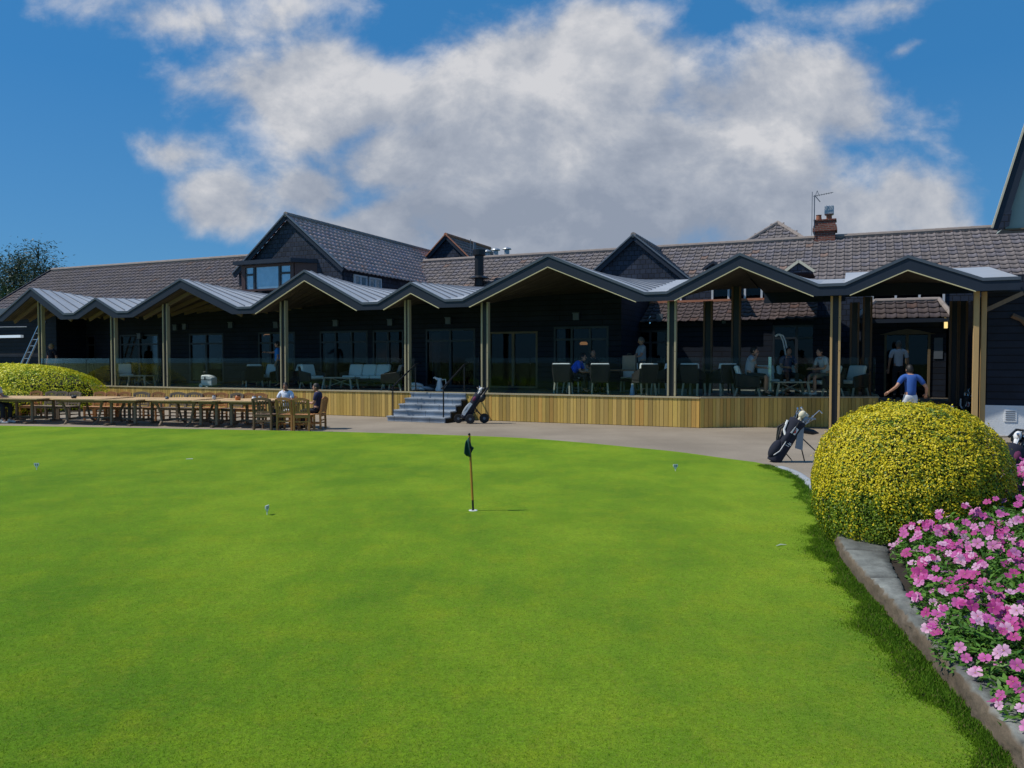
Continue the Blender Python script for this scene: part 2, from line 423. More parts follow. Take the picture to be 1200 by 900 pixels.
def edge_y(y):        # arc position where the edge passes depth y
    acc = 0
    for i in range(len(EDGE) - 1):
        L = (EDGE[i + 1] - EDGE[i]).length
        if EDGE[i].y <= y <= EDGE[i + 1].y: return acc + L * (y - EDGE[i].y) / (EDGE[i + 1].y - EDGE[i].y)
        acc += L
    return ELEN
# --- raised concrete kerb: one continuous irregular strip with joints
def kerb_strip(name, t0, t1, wfun, hfun, m, jit, parent=None, step=.05, joint=.9):
    V = []; Fc = []; C = []
    n = int((t1 - t0) / step) + 1
    rows = 9
    for i in range(n + 1):
        t = t0 + (t1 - t0) * i / n
        p, nr = edge_at(t); w = wfun(t); h = hfun(t)
        ph = (t / joint) % 1.0
        dip = .018 if ph < step / joint * 1.05 else 0.0
        prof = [(0.0, -.01), (.004, h * .3), (.0, h * .62), (.004, h * .9), (.02, h), (w * .35, h), (w * .7, h), (w - .02, h - .004), (w, -.01)]
        for k, (a, z) in enumerate(prof):
            j = jit * (math.sin(t * 23 + k * 2.1) * .5 + math.sin(t * 51 + k * 5.3) * .35 + random.uniform(-.5, .5))
            q = p + nr * (a + j * (1.0 if k < 4 else .5))
            V.append((q.x, q.y, max(-.01, z + j * .5 - (dip if 3 <= k <= 7 else 0))))
            if k < 4:
                sp = .55 + .45 * math.sin(t * 3.3) * math.sin(t * 7.1 + 1)
                C.append((.62 + .12 * sp, .44 + .12 * sp, .30 + .12 * sp))
            else:
                ms = .80 + .35 * math.sin(t * 4.1 + k) * math.sin(t * 1.7 + .6 * k) + random.uniform(-.1, .1); C.append((ms, ms * 1.03, ms * .97) if dip == 0 else (.35, .35, .33))
    for i in range(n):
        for k in range(rows - 1): Fc.append((i * rows + k, i * rows + k + 1, (i + 1) * rows + k + 1, (i + 1) * rows + k))
    return np_mesh(name, np.array(V), np.array(Fc), m, np.array(C), parent)
T_SPLIT = edge_y(8.4)
k1 = kerb_strip('kerb_wall', .4, T_SPLIT, lambda t: .17 + .25 * max(0, min(1, (t - edge_y(5.6)) / 1.6)), lambda t: .15, MT['kerb'], .018)
tag(k1, 'low weathered concrete kerb wall between the dark grass and the pink flowers', 'kerb')
k2 = kerb_strip('edging_stones', T_SPLIT + .03, ELEN - .2, lambda t: .17, lambda t: .025, MT['kerbpale'], .004)
tag(k2, 'pale flush stone edging curving from the golf bag to behind the yellow bush', 'kerb')
# --- soil of the bed
inner = [edge_at(t)[0] + edge_at(t)[1] * .16 for t in np.linspace(.45, T_SPLIT, 20)]
bed = MB(); bed.slab([(p.x, p.y) for p in inner] + [(5.2, 9.5), (7.6, 9.4), (7.6, -.5)], .0, .115)

MX = MB()
for yy in np.arange(2.2, 8.4, .3):
    for xx in np.arange(0, 3.2, .3):
        q = []
        for (dx_, dy_) in ((0, 0), (.3, 0), (.3, .3), (0, .3)):
            Y_ = yy + dy_; X_ = 1.55 + .211 * Y_ + .36 + xx + dx_
            q.append((X_, Y_, .118 + .23 * max(0, min(1, (xx + dx_ - .05) / 1.3)) * max(0, min(1, (8.2 - Y_) / .6)) * (1 if Y_ < 6.6 + (X_ - 3) * .8 else .2)))
        MX.add(q, [(0, 1, 2, 3)])
bed.add(MX.v, MX.f)
bo = bed.build('flower_bed_soil', MT['soil']); tag(bo, kind='structure')
# --- long fringe grass beside the kerb and semi-rough collar
def fringe(N):
    P = []; D = []
    while len(P) < N:
        t = random.uniform(.9, ELEN); p, nr = edge_at(t)
        if random.random() > max(.16, 1 - (t - 3) / 10): continue
        w = .19 + .05 * math.sin(t * 2.3) + .04 * math.sin(t * 6.1) + .02 * math.sin(t * 17)
        d = random.random() * w if random.random() < .62 else w * (.75 + random.expovariate(3.2))
        if d > .95: continue
        q = p - nr * (d - .01); P.append((q.x, q.y, .006)); D.append(min(1, max(0, (d / w - .55) / .75)))
    base = np.array(P); D = np.array(D)
    ang = RNG.uniform(0, 2 * np.pi, N); lean = RNG.uniform(.1, .9, N); h = RNG.uniform(.016, .046, N) * (1 - .72 * D); la = RNG.uniform(0, 2 * np.pi, N)
    tuft = np.sin(base[:, 0] * 9 + base[:, 1] * 4) * np.sin(base[:, 1] * 7 - base[:, 0] * 3); h *= 1 + .45 * np.clip(tuft, -.6, 1)
    dx = np.stack([np.cos(ang), np.sin(ang), np.zeros(N)], 1) * .0028
    tip = base + np.stack([np.cos(la) * lean * h, np.sin(la) * lean * h, h], 1)
    midp = base + (tip - base) * .55 + np.stack([np.zeros(N), np.zeros(N), h * .08], 1)
    V = np.stack([base - dx, base + dx, midp + dx * .7, tip, midp - dx * .7], 1).reshape(-1, 3)
    idx = np.arange(N)[:, None] * 5 + np.array([[0, 1, 2, 3, 4]])
    k = RNG.random((N, 1)); col = np.array((.050, .135, .010)) * (1 - k) + np.array((.125, .25, .02)) * k
    tf = np.array((.115, .235, .010)) * (1 - k) + np.array((.19, .31, .02)) * k
    col = col * (1 - D[:, None]) + tf * D[:, None]
    dry = RNG.random(N) < .05; col[dry] = (.22, .19, .08)
    o = np_mesh('fringe_grass', V, idx, MT['blade'], np.repeat(col, 5, 0), nper=5)
    tag(o, 'longer dark green fringe grass along the foot of the kerb', 'grass', kind='stuff'); return o
fringe(85000)
def mown(N):
    u = RNG.random(N * 2); y = 2.4 + 8.6 * (1 - np.sqrt(1 - u)) ** 1.15; x = RNG.uniform(-1, 1, N * 2) * (.71 * y + .15)
    keep = (x < 1.55 + .211 * y - .22) & (y < 10.9); x = x[keep][:N]; y = y[keep][:N]; n = len(x)
    base = np.stack([x, y, np.full(n, .006)], 1)
    ang = RNG.uniform(0, 2 * np.pi, n); h = RNG.uniform(.004, .010, n); la = RNG.normal(.6, 1.1, n); lean = RNG.uniform(.3, 1.3, n)
    dx = np.stack([np.cos(ang), np.sin(ang), np.zeros(n)], 1) * RNG.uniform(.0012, .0026, n)[:, None]
    tip = base + np.stack([np.cos(la) * lean * h, np.sin(la) * lean * h, h], 1)
    V = np.stack([base - dx, base + dx, tip], 1).reshape(-1, 3); idx = np.arange(n)[:, None] * 3 + np.array([[0, 1, 2]])
    k = RNG.random((n, 1)); col = np.array((.060, .178, .003)) * (1 - k) + np.array((.185, .325, .008)) * k
    dry = RNG.random(n) < .05; col[dry] = (.30, .28, .09)
    o = np_mesh('mown_grass', V, idx, MT['blade'], np.repeat(col, 3, 0), nper=3)
    tag(o, 'closely mown bright green turf nearest the viewer', 'grass', kind='stuff')
mown(260000)
# ------------------------------------------------------------------ tile roofs
def tile_slope(name, parent, o, u, v, LU, LV, mask=None, pu=.30, pv=.33, seed=1, tint=(1, 1, 1)):
    """pan-tiled slope: o = lower corner, u along the eave, v up the slope (facade-local vectors)"""
    rng = np.random.default_rng(seed)
    o = np.array(o, float); u = np.array(u, float); v = np.array(v, float); u /= np.linalg.norm(u); v /= np.linalg.norm(v)
    nn = np.cross(u, v); nn /= np.linalg.norm(nn)
    if nn[2] < 0: nn = -nn
    prof = [(0, .0), (.12, .012), (.35, -.006), (.6, -.012), (.78, .02), (.9, .034), (1.0, .012)]
    V = []; Fq = []; C = []
    nu = int(LU / pu); nv = int(math.ceil(LV / pv))
    for j in range(nv):
        for i in range(nu):
            uc = (i + .5) * pu; vc = (j + .5) * pv
            if mask and not mask(uc, vc): continue
            k = rng.random(); g = .86 + .26 * rng.random()
            col = np.array((g, g, g * 1.0))
            if k < .025: col = col * (1.25, .98, .82)
            elif k < .3: col = col * (.88, .93, 1.05)
            col = col * tint
            b = len(V); v0 = j * pv; v1 = min((j + 1) * pv, LV) + .03
            sh = (rng.random() - .5) * .012
            for (a, hgt) in prof:
                P0 = o + u * (i * pu + a * pu) + v * (v0 + sh); V.append(P0 + nn * (hgt + .045)); C.append(col * .9)
                V.append(o + u * (i * pu + a * pu) + v * v1 + nn * (hgt + .004)); C.append(col)
                V.append(P0 + nn * (hgt + .012)); C.append(col * .35)
            for q in range(len(prof) - 1):
                s0 = b + q * 3; s1 = b + (q + 1) * 3
                Fq.append((s0, s1, s1 + 1, s0 + 1)); Fq.append((s0 + 2, s1 + 2, s1, s0))
    return np_mesh(name, np.array(V), np.array(Fq), MT['tile'], np.array(C), parent)
def ridge_tube(parent, a, b, r=.11, m='ridge', name='ridge_tiles'):
    a = Vector(a); b = Vector(b); L = (b - a).length; n = max(2, int(L / .4)); mb = MB()
    for i in range(n):
        p = a + (b - a) * (i / n); q = a + (b - a) * ((i + 1.04) / n)
        mb.tube([p, q], [r, r * .93], 8)
    return mb.build(name, MT[m], parent)
def wall_open(mb, s0, s1, z0, z1, n0, n1, ops):
    ops = sorted(ops); cur = s0
    for (a, b, c, d) in ops:
        if a > cur: mb.box(cur, a, n0, n1, z0, z1)
        if c > z0: mb.box(a, b, n0, n1, z0, c)
        if d < z1: mb.box(a, b, n0, n1, d, z1)
        cur = b
    if cur < s1: mb.box(cur, s1, n0, n1, z0, z1)
# ------------------------------------------------------------------ clubhouse (facade-local coordinates: x = along front, y = back, z = up)
club = facade_empty('clubhouse', 'long dark slate-hung clubhouse with brown tiled roofs behind the zigzag canopy', 'clubhouse')
WN = 4.0
def S(px, n, py=420): return onf(px, py, n)[0]
def Z(px, py, n): return onf(px, py, n)[1]
HEAD = 3.02
wins = []   # (s0, s1, z0, z1, kind)
for a, b, k in [(66, 84, 'w'), (92, 112, 'w'), (141, 186, 'w'), (222, 262, 'w'), (303, 346, 'curt'), (375, 431, 'curt'), (437, 473, 'w'), (499, 557, 'door'), (573, 630, 'oak'), (649, 713, 'curt')]:
    wins.append((S(a, WN), S(b, WN), DECK + .03 if k != 'x' else 1.6, 2.88 if k == 'oak' else HEAD, k))
mb = MB()
wall_open(mb, -34.0, -3.34, 0, 4.2, WN, WN + .22, [(w[0], w[1], w[2], w[3]) for w in wins])
mb.box(-3.56, -3.34, WN + .22, 8.0, 0, 4.2)
mb.build('wall', MT['weatherboard'], club)
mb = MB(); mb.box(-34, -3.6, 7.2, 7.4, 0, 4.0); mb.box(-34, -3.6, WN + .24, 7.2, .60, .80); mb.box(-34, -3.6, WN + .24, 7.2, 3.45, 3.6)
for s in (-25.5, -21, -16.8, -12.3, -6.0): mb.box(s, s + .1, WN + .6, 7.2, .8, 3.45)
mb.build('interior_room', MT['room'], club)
def make_window(parent, s0, s1, z0, z1, n, kind='w', fm='frame', mull=1, transom=True, glass='winglass', dirn=1):
    mb = MB(); t = .07
    mb.box(s0, s1, n - .03, n + .10, z1 - t, z1); mb.box(s0, s1, n - .03, n + .10, z0, z0 + t)
    mb.box(s0, s0 + t, n - .03, n + .10, z0 + t, z1 - t); mb.box(s1 - t, s1, n - .03, n + .10, z0 + t, z1 - t)
    zt = z1 - .48
    if transom: mb.box(s0 + t, s1 - t, n - .025, n + .09, zt, zt + t)
    for k in range(mull):
        x = s0 + (s1 - s0) * (k + 1) / (mull + 1)
        mb.box(x - t * .7, x + t * .7, n - .027, n + .092, z0 + t, (zt if transom else z1 - t))
        if transom: mb.box(x - t * .5, x + t * .5, n - .027, n + .092, zt + t, z1 - t)
    w = mb.build('window', MT[fm], parent)
    g = MB(); g.box(s0 + t, s1 - t, n + .03, n + .042, z0 + t, z1 - t); g.build('pane', MT[glass], w)
    if kind in ('curt', 'door'):
        c = MB(); x0 = s0 + t + .02; wd = (s1 - s0) * (.20 if kind == 'curt' else .17)
        if kind == 'door': x0 = s0 + (s1 - s0) * .06
        pts = []
        for i in range(25):
            x = x0 + wd * i / 24; pts.append((x, n + .22 + .03 * math.sin(i * 1.9)))
        for (a, b), (a2, b2) in zip(pts, pts[1:]): c.add([(a, b, z0 + .06), (a2, b2, z0 + .06), (a2, b2, z1 - .1), (a, b, z1 - .1)], [(0, 1, 2, 3)])
        c.build('curtain', MT['curtain'], w)
    return w
for (a, b, c, d, k) in wins:
    make_window(club, a, b, c, d, WN + .02, k, 'oakframe' if k == 'oak' else 'frame', 2 if k == 'curt' else 1, transom=(k != 'oak'))
# light-box signs over the doors
for px, py in [(163, 394), (205, 384), (216, 383), (270, 381), (323, 381), (393, 379), (457, 378), (525, 376), (675, 371)]:
    s, z = onf(px, py, WN - .1)
    mb = MB(); mb.box(s - .11, s + .11, WN - .13, WN, z - .12, z + .12); mb.box(s - .13, s + .13, WN - .15, WN - .13, z + .10, z + .14)
    mb.build('wall_light', MT['flash'], club, bevel=.01)
# flat roof between terrace wall and the rear block
mb = MB(); mb.box(-15.6, -3.2, WN + .25, 10.6, 4.22, 4.38); mb.build('flat_roof', MT['flash'], club)
# left block
RL = 6.86
vL = (0, 4.25, RL - 4.03)
tile_slope('tiled_roof', club, (-37.3, 3.75, 4.03), (1, 0, 0), vL, 17.6, 5.06, seed=3, tint=(.55, .53, .58))
ridge_tube(club, (-37.3, 8.0, RL + .06), (-19.3, 8.0, RL + .06))
mb = MB(); mb.prism([(0, 0), (1, 0), (1, 1)], 0, 1); mb = MB()
mb.add([(-37.1, 3.9, 0), (-37.1, 12, 0), (-37.1, 12, 4.1), (-37.1, 8, RL), (-37.1, 3.9, 4.1)], [(0, 1, 2, 3, 4)])
mb.add([(-36.8, 3.9, 0), (-36.8, 12, 0), (-36.8, 12, 4.1), (-36.8, 8, RL), (-36.8, 3.9, 4.1)], [(4, 3, 2, 1, 0)])
mb.build('gable_end', MT['slate'], club, fixn=False)
mb = MB(); mb.add([(-37.3, 8, RL), (20, 8, RL), (20, 12.2, 4), (-37.3, 12.2, 4)], [(0, 1, 2, 3)]); 
mb.v = [(x if x < 0 else -18.0, y, z) for x, y, z in mb.v]; mb.build('rear_slope', MT['tile'], club)
mb = MB(); mb.bar((-37.34, 3.7, 4.0), (-37.34, 8, RL + .03), .05, .18); mb.build('bargeboard', MT['fascia'], club)
# right block
RN, RZ = 13.6, 6.93; EN_, EZ = 9.9, 4.55
vR = (0, RN - EN_, RZ - EZ); LVR = math.hypot(*vR[1:])
tile_slope('tiled_roof', club, (-16.9, EN_, EZ), (1, 0, 0), vR, 37.5, LVR, seed=5, tint=(.76, .75, .77))
ridge_tube(club, (-16.6, RN, RZ + .06), (20.5, RN, RZ + .06))
mb = MB(); mb.box(-16.9, 20.5, EN_ + .02, EN_ + .08, EZ - .16, EZ); mb.build('gutter', MT['fascia'], club)
mb = MB(); mb.add([(-17, RN, RZ), (20.6, RN, RZ), (20.6, RN + 4.2, 4.6), (-17, RN + 4.2, 4.6)], [(0, 1, 2, 3)]); mb.build('rear_slope', MT['tile'], club)
# big front gable wing
GA, GZ, GH, GE = -18.15, 7.95, 2.85, 5.62
gv = (-GH, 0, GZ - GE)
n0g, n1g = 4.95, 18.0
def gable_wing(sa, za, half, ze, n0, n1, seed, tint, verge='flash', wallm='slate', ov=.16, rm='ridge', zbase=None, sprocket=0.0, board=None):
    L = math.hypot(half, za - ze)
    def msk(sign):
        return None
    tile_slope('tiled_roof', club, (sa + half + sprocket, n0 - ov, ze - sprocket * .45), (0, 1, 0), (-half - sprocket, 0, za - ze + sprocket * .45), n1 - n0, math.hypot(half + sprocket, za - ze + sprocket * .45), seed=seed, tint=tint)
    tile_slope('tiled_roof', club, (sa - half, n0 - ov, ze), (0, 1, 0), (half, 0, za - ze), n1 - n0, L, seed=seed + 1, tint=tint)
    ridge_tube(club, (sa, n0 - ov - .03, za + .07), (sa, n1, za + .07), .11, rm)
    zb = ze - .5 if zbase is None else zbase
    w = MB(); w.prism([(sa - half + .1, zb), (sa + half - .1, zb), (sa + half - .1, ze), (sa, za - .08), (sa - half + .1, ze)], n0, n0 + .25)
    w.build('gable_wall', MT[wallm], club)
    b = MB()
    for sg in (-1, 1):
        b.bar((sa + sg * (half + .05), n0 - ov + .02, ze - .09), (sa, n0 - ov + .02, za - .02), .05, .20)
    b.build('bargeboard', MT[board or 'fascia'], club)
    t = MB()
    for sg in (-1, 1):
        t.bar((sa + sg * (half + .08), n0 - ov - .02, ze + .03), (sa, n0 - ov - .02, za + .09), .10, .05)
    t.build('verge', MT[verge], club)
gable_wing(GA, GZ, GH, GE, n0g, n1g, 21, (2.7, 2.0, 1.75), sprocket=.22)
mb = MB()
wall_open(mb, 0, 1, 0, 1, 0, 1, [])
mb = MB(); mb.box(GA + GH - .15, GA + GH - .02, 5.0, 14, 4.0, GE); mb.build('wing_wall', MT['slate'], club)
wz0, wz1 = 4.72, 5.45
for nn in (5.6, 6.7):
    f_ = MB(); x = GA + GH
    f_.box(x - .03, x + .04, nn, nn + .95, wz0, wz0 + .07); f_.box(x - .03, x + .04, nn, nn + .95, wz1 - .07, wz1)
    for yy in (nn, nn + .44, nn + .88): f_.box(x - .028, x + .042, yy, yy + .07, wz0 + .07, wz1 - .07)
    w = f_.build('window', MT['upvc'], club)
    g_ = MB(); g_.box(x - .01, x + .002, nn + .07, nn + .88, wz0 + .07, wz1 - .07); g_.build('pane', MT['skyglass'], w)
# bay window under the gable
bs0, bs1 = S(284, 4.3), S(345, 4.3); bz = Z(340, 307, 4.3)
b2 = S(372, 4.95)
mb = MB(); mb.slab([(bs0 - .25, 4.05), (bs1 + .05, 4.05), (b2 + .1, 4.98), (b2 + .1, 5.1), (bs0 - .25, 5.1)], bz - .02, bz + .14); mb.build('bay_roof', MT['fascia'], club)
zb0, zb1 = Z(320, 340, 4.3), bz - .03
mb = MB()
for (a, b) in [(bs0, bs0 + .2), (bs1 - .18, bs1)]: mb.box(a, b, 4.3, 4.42, zb0, zb1)
mb.box(bs0 + .2, bs1 - .18, 4.3, 4.42, zb1 - .10, zb1); mb.box(bs0 + .2, bs1 - .18, 4.3, 4.42, zb0, zb0 + .08)
mb.bar((bs1, 4.36, (zb0 + zb1) / 2), (b2, 5.0, (zb0 + zb1) / 2), .1, zb1 - zb0)
wb = mb.build('bay_window', MT['brownframe'], club)
mb = MB(); i0 = bs0 + .2; i1 = bs1 - .18; wd = i1 - i0
for fr in (.20, .76):
    q = MB(); q.box(i0 + wd * fr - .05, i0 + wd * fr + .05, 4.31, 4.40, zb0 + .08, zb1 - .10); q.build('mullion', MT['frame'], wb)
zm = zb0 + (zb1 - zb0) * .60
for a_, b_ in ((i0, i0 + wd * .20 - .05), (i0 + wd * .76 + .05, i1)):
    q = MB(); q.box(a_, b_, 4.312, 4.398, zm, zm + .08); q.build('transom', MT['frame'], wb)
mb = MB(); mb.box(i0, i1, 4.37, 4.385, zb0 + .08, zb1 - .1); mb.build('pane', MT['skyglass'], wb)
mb = MB(); mb.box(bs0 + .03, b2 - .05, 4.99, 5.05, 3.9, bz); mb.build('bay_back', MT['slate'], club)
# middle dormer gable
gable_wing(-4.27, 6.81, 2.3, 4.90, 9.2, 15.5, 31, (.80, .76, .78), verge='flash', zbase=4.3)
# small rear gable with orange verge, behind the ridge
n_ = 15.6; sA, zA = onf(524, 277, n_); sB, zB = onf(553, 302, n_)
gable_wing(sA, zA, 1.45, zA - 1.35, n_, 21.0, 41, (1.2, .9, .8), verge='orangetile', rm='orangetile', zbase=4.6)
# hipped roof face rising above the ridge
sL_, sR_ = onf(873, 285, RN)[0], onf(943, 280, RN)[0]; half = (sR_ - sL_) / 2; sA = (sL_ + sR_) / 2; an = RN
for _ in range(8): zA = onf(912, 262, an)[1]; an = RN + (zA - RZ) / (RZ - EZ) * (RN - EN_)
hh = zA - RZ
tile_slope('tiled_roof', club, (sA - half, RN, RZ), (1, 0, 0), (0, RN - EN_, RZ - EZ), 2 * half, hh / (RZ - EZ) * LVR,
           mask=lambda u, v: abs(u - half) < half * (1 - v / (hh / (RZ - EZ) * LVR)) + .12, seed=51, tint=(.76, .75, .77))
apex = (sA, RN + hh / (RZ - EZ) * (RN - EN_), zA + .05)
ridge_tube(club, (sA - half, RN, RZ + .05), apex, .09); ridge_tube(club, (sA + half, RN, RZ + .05), apex, .09)
mb = MB(); mb.add([(sA - half, RN, RZ), (sA + half, RN, RZ), (apex[0], apex[1], zA), (sA - half, RN + 6, RZ - .1), (sA + half, RN + 6, RZ - .1), (sA, RN + 6, zA)], [(0, 2, 5, 3), (1, 4, 5, 2)]); mb.build('rear_slope', MT['tile'], club)
# tiny gablets peeping over the canopy
for px, py, n_, hw, mname in [(936, 306, 5.2, .42, 'cream'), (836, 307, 6.0, .30, 'fascia')]:
    s, z = onf(px, py, n_)
    mb = MB(); mb.prism([(s - hw, z - hw * .85), (s + hw, z - hw * .85), (s, z - .05)], n_, n_ + 2.2); g = mb.build('gablet', MT['slate'], club)
    mb = MB()
    for sg in (-1, 1): mb.bar((s + sg * (hw + .06), n_ - .04, z - hw * .85), (s, n_ - .04, z), .06, .08)
    mb.build('bargeboard', MT[mname], g)
# rear block front wall behind the courtyard with first-floor windows, lean-to and hipped porch
mb = MB(); mb.box(-3.3, 20.5, 8.0, 8.25, 0, 4.62); mb.build('rear_wall', MT['slate'], club)
mb = MB(); mb.box(-3.3, 20.5, 8.25, 10.2, 4.45, 4.58); mb.build('flat_roof', MT['flash'], club)
def up_window(s0, s1, z0, z1, n, mull):
    mb = MB(); t = .07
    mb.box(s0, s1, n - .05, n, z0, z0 + t); mb.box(s0, s1, n - .05, n, z1 - t, z1)
    for k in range(mull + 2):
        x = s0 + (s1 - s0 - t) * k / (mull + 1); mb.box(x, x + t, n - .052, n, z0 + t, z1 - t)
    w = mb.build('window', MT['upvc'], club)
    g = MB(); g.box(s0 + t, s1 - t, n - .02, n - .008, z0 + t, z1 - t); g.build('pane', MT['winglass'], w)
up_window(-3.1, -2.1, 3.85, 4.6, 7.98, 1); up_window(-1.0, 1.4, 4.02, 4.6, 7.98, 3); up_window(S(1020, 7.98), S(1106, 7.98), 3.6, 4.6, 7.98, 2)
tile_slope('lean_to_roof', club, (-3.3, 6.3, 3.22), (1, 0, 0), (0, 1.7, .82), 6.0, 1.88, seed=61, tint=(.34, .27, .27))  # dark tint puts the courtyard shade into the tile colour
mb = MB(); mb.box(-3.3, 2.7, 7.86, 7.98, 4.03, 4.11); mb.build('lean_to_flashing', MT['orangetile'], club)
cw = (S(742, 6.6), S(782, 6.6)); mb = MB(); wall_open(mb, -3.3, 2.6, 0, 3.2, 6.6, 6.8, [(cw[0], cw[1], 1.2, 2.95)]); mb.build('lean_to_wall', MT['weatherboard'], club)
make_window(club, cw[0], cw[1], 1.2, 2.95, 6.62, 'w', 'frame', 1)
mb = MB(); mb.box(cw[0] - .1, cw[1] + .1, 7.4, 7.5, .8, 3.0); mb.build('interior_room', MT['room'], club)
s, z = onf(773, 372, 6.5); mb = MB(); mb.box(s - .11, s + .11, 6.47, 6.6, z - .13, z + .13); mb.build('wall_light', MT['flash'], club)
for px, py in [(848, 377), (927, 388)]:
    s, z = onf(px, py, 6.5); mb = MB(); mb.box(s - .06, s + .06, 6.52, 6.6, z - .06, z + .06); mb.build('wall_light', MT['flash'], club)
# glazed corner behind the right-hand terrace
w0, w1 = S(905, 6.4), S(962, 6.4)
make_window(club, w0, w1, DECK, 3.05, 6.45, 'w', 'frame', 1)
mb = MB(); mb.box(2.6, 3.3, 6.4, 6.6, 0, 3.3); mb.box(w0 - .3, w0, 6.45, 6.6, 0, 3.2); mb.build('corner_wall', MT['weatherboard'], club)
# porch
PS0, PS1, PN = 3.97, 6.5, 5.75
d0, d1 = S(1036, PN), S(1090, PN); dz1 = Z(1060, 392, PN)
mb = MB(); wall_open(mb, PS0 + .1, PS1 - .05, 0, 3.15, PN, PN + .2, [(d0, d1, .70, dz1)]); mb.box(PS0 + .1, PS0 + .3, PN + .2, 8.0, 0, 3.15); mb.box(PS1 - .25, PS1 - .05, PN + .2, 8.0, 0, 3.15)
mb.build('porch_wall', MT['weatherboard'], club)
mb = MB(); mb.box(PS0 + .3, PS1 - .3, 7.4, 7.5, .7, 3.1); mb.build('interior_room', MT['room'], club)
mb = MB(); t = .07
mb.box(d0, d0 + t, PN - .04, PN + .1, .7, dz1); mb.box(d1 - t, d1, PN - .04, PN + .1, .7, dz1); mb.box((d0 + d1) / 2 - .04, (d0 + d1) / 2 + .04, PN - .03, PN + .08, .7, dz1)
mb.prism([(d0 - .15, dz1), (d1 + .15, dz1), (d1 - .3, dz1 + .12), ((d0 + d1) / 2, dz1 + .17), (d0 + .3, dz1 + .12)], PN - .06, PN)
dd = mb.build('porch_door', MT['oakframe'], club)
mb = MB(); mb.box(d0 + t, d1 - t, PN + .03, PN + .04, .72, dz1 - .02); mb.build('pane', MT['winglass'], dd)
mb = MB(); mb.box(d1 + .1, d1 + .34, PN - .02, PN, 1.9, 2.55); mb.build('notice_board', MT['flash'], club)
tile_slope('porch_roof', club, (PS0 - .1, 5.45, 3.14), (1, 0, 0), (0, 1.0, .60), PS1 - PS0 + .2, 1.16, mask=lambda u, v: u > v * .55 - .05 and u < PS1 - PS0 + .2 - v * .28 + .05, seed=71, tint=(.30, .25, .25))  # shade over the porch is coloured into these tiles by the tint
ridge_tube(club, (4.47, 6.45, 3.78), (6.3, 6.45, 3.78), .08); ridge_tube(club, (PS0 - .12, 5.42, 3.16), (4.47, 6.45, 3.78), .08); ridge_tube(club, (PS1 + .1, 5.42, 3.16), (6.3, 6.45, 3.78), .08)
mb = MB(); mb.add([(PS0 - .1, 5.45, 3.13), (4.47, 6.45, 3.74), (4.47, 8.0, 3.74), (PS0 - .1, 8.0, 3.13)], [(0, 1, 2, 3)]); mb.add([(PS1 + .1, 5.45, 3.13), (6.3, 6.45, 3.74), (6.3, 8.0, 3.74), (PS1 + .1, 8.0, 3.13)], [(3, 2, 1, 0)]); mb.add([(4.47, 6.45, 3.74), (6.3, 6.45, 3.74), (6.3, 8, 3.74), (4.47, 8, 3.74)], [(0, 1, 2, 3)]); mb.build('porch_roof_side', MT['tile'], club)
mb = MB(); mb.box(PS0, PS1, 5.43, 5.47, 3.02, 3.14); mb.build('porch_gutter', MT['fascia'], club)
# lit lamp on porch
s, z = onf(1108.5, 378.5, 5.6)
lamp = facade_empty('wall_lamp', 'lit yellow wall lamp to the right of the porch door', 'lamp', s, 5.6, z)
mb = MB(); mb.box(-.045, .045, -.05, .04, -.16, .16); mb.build('diffuser', MT['lampwarm'], lamp, bevel=.01)
mb = MB(); mb.box(-.07, .07, .04, .16, -.19, .19); mb.build('bracket', MT['black'], lamp)
mb = MB(); mb.box(6.6, 6.95, 5.76, 8.0, 0, 3.6); mb.build('side_wall', MT['weatherboard'], club)
# roof fittings
def cyl(mb, s, n, z0, z1, r): mb.lathe([(r, z0), (r, z1)], 14, (s, n, 0))
FN = 11.0; s, zt = onf(561.5, 300, FN); zb = Z(561.5, 325, FN)
mb = MB(); cyl(mb, s, FN, zb - .4, zt, .21); mb.lathe([(.24, zt), (.30, zt + .03), (.30, zt + .28), (.24, zt + .3)], 16, (s, FN, 0)); mb.lathe([(.5, zb - .05), (.3, zb + .06)], 16, (s, FN, 0))
fl = mb.build('flue', MT['black'], club); tag(fl, 'black flue')
for px, y0 in [(571, 294), (581, 292), (594, 291)]:
    s, zt = onf(px, y0, 15.0)
    mb = MB(); cyl(mb, s, 15.0, zt - 1.2, zt - .08, .13); mb.lathe([(.24, zt - .06), (.20, zt), (.03, zt + .07)], 14, (s, 15.0, 0)); cyl(mb, s, 15.0, zt - .09, zt - .05, .03)
    mb.build('vent_cowl', MT['cowl'], club)
s, zt = onf(556, 284, 14.6); mb = MB(); cyl(mb, s, 14.6, zt - 1.4, zt, .07); mb.build('vent_pipe', MT['flash'], club)
s, zt = onf(551.5, 280, 14.5); mb = MB(); cyl(mb, s, 14.5, zt - 1.4, zt, .015); mb.build('vent_pipe', MT['flash'], club)
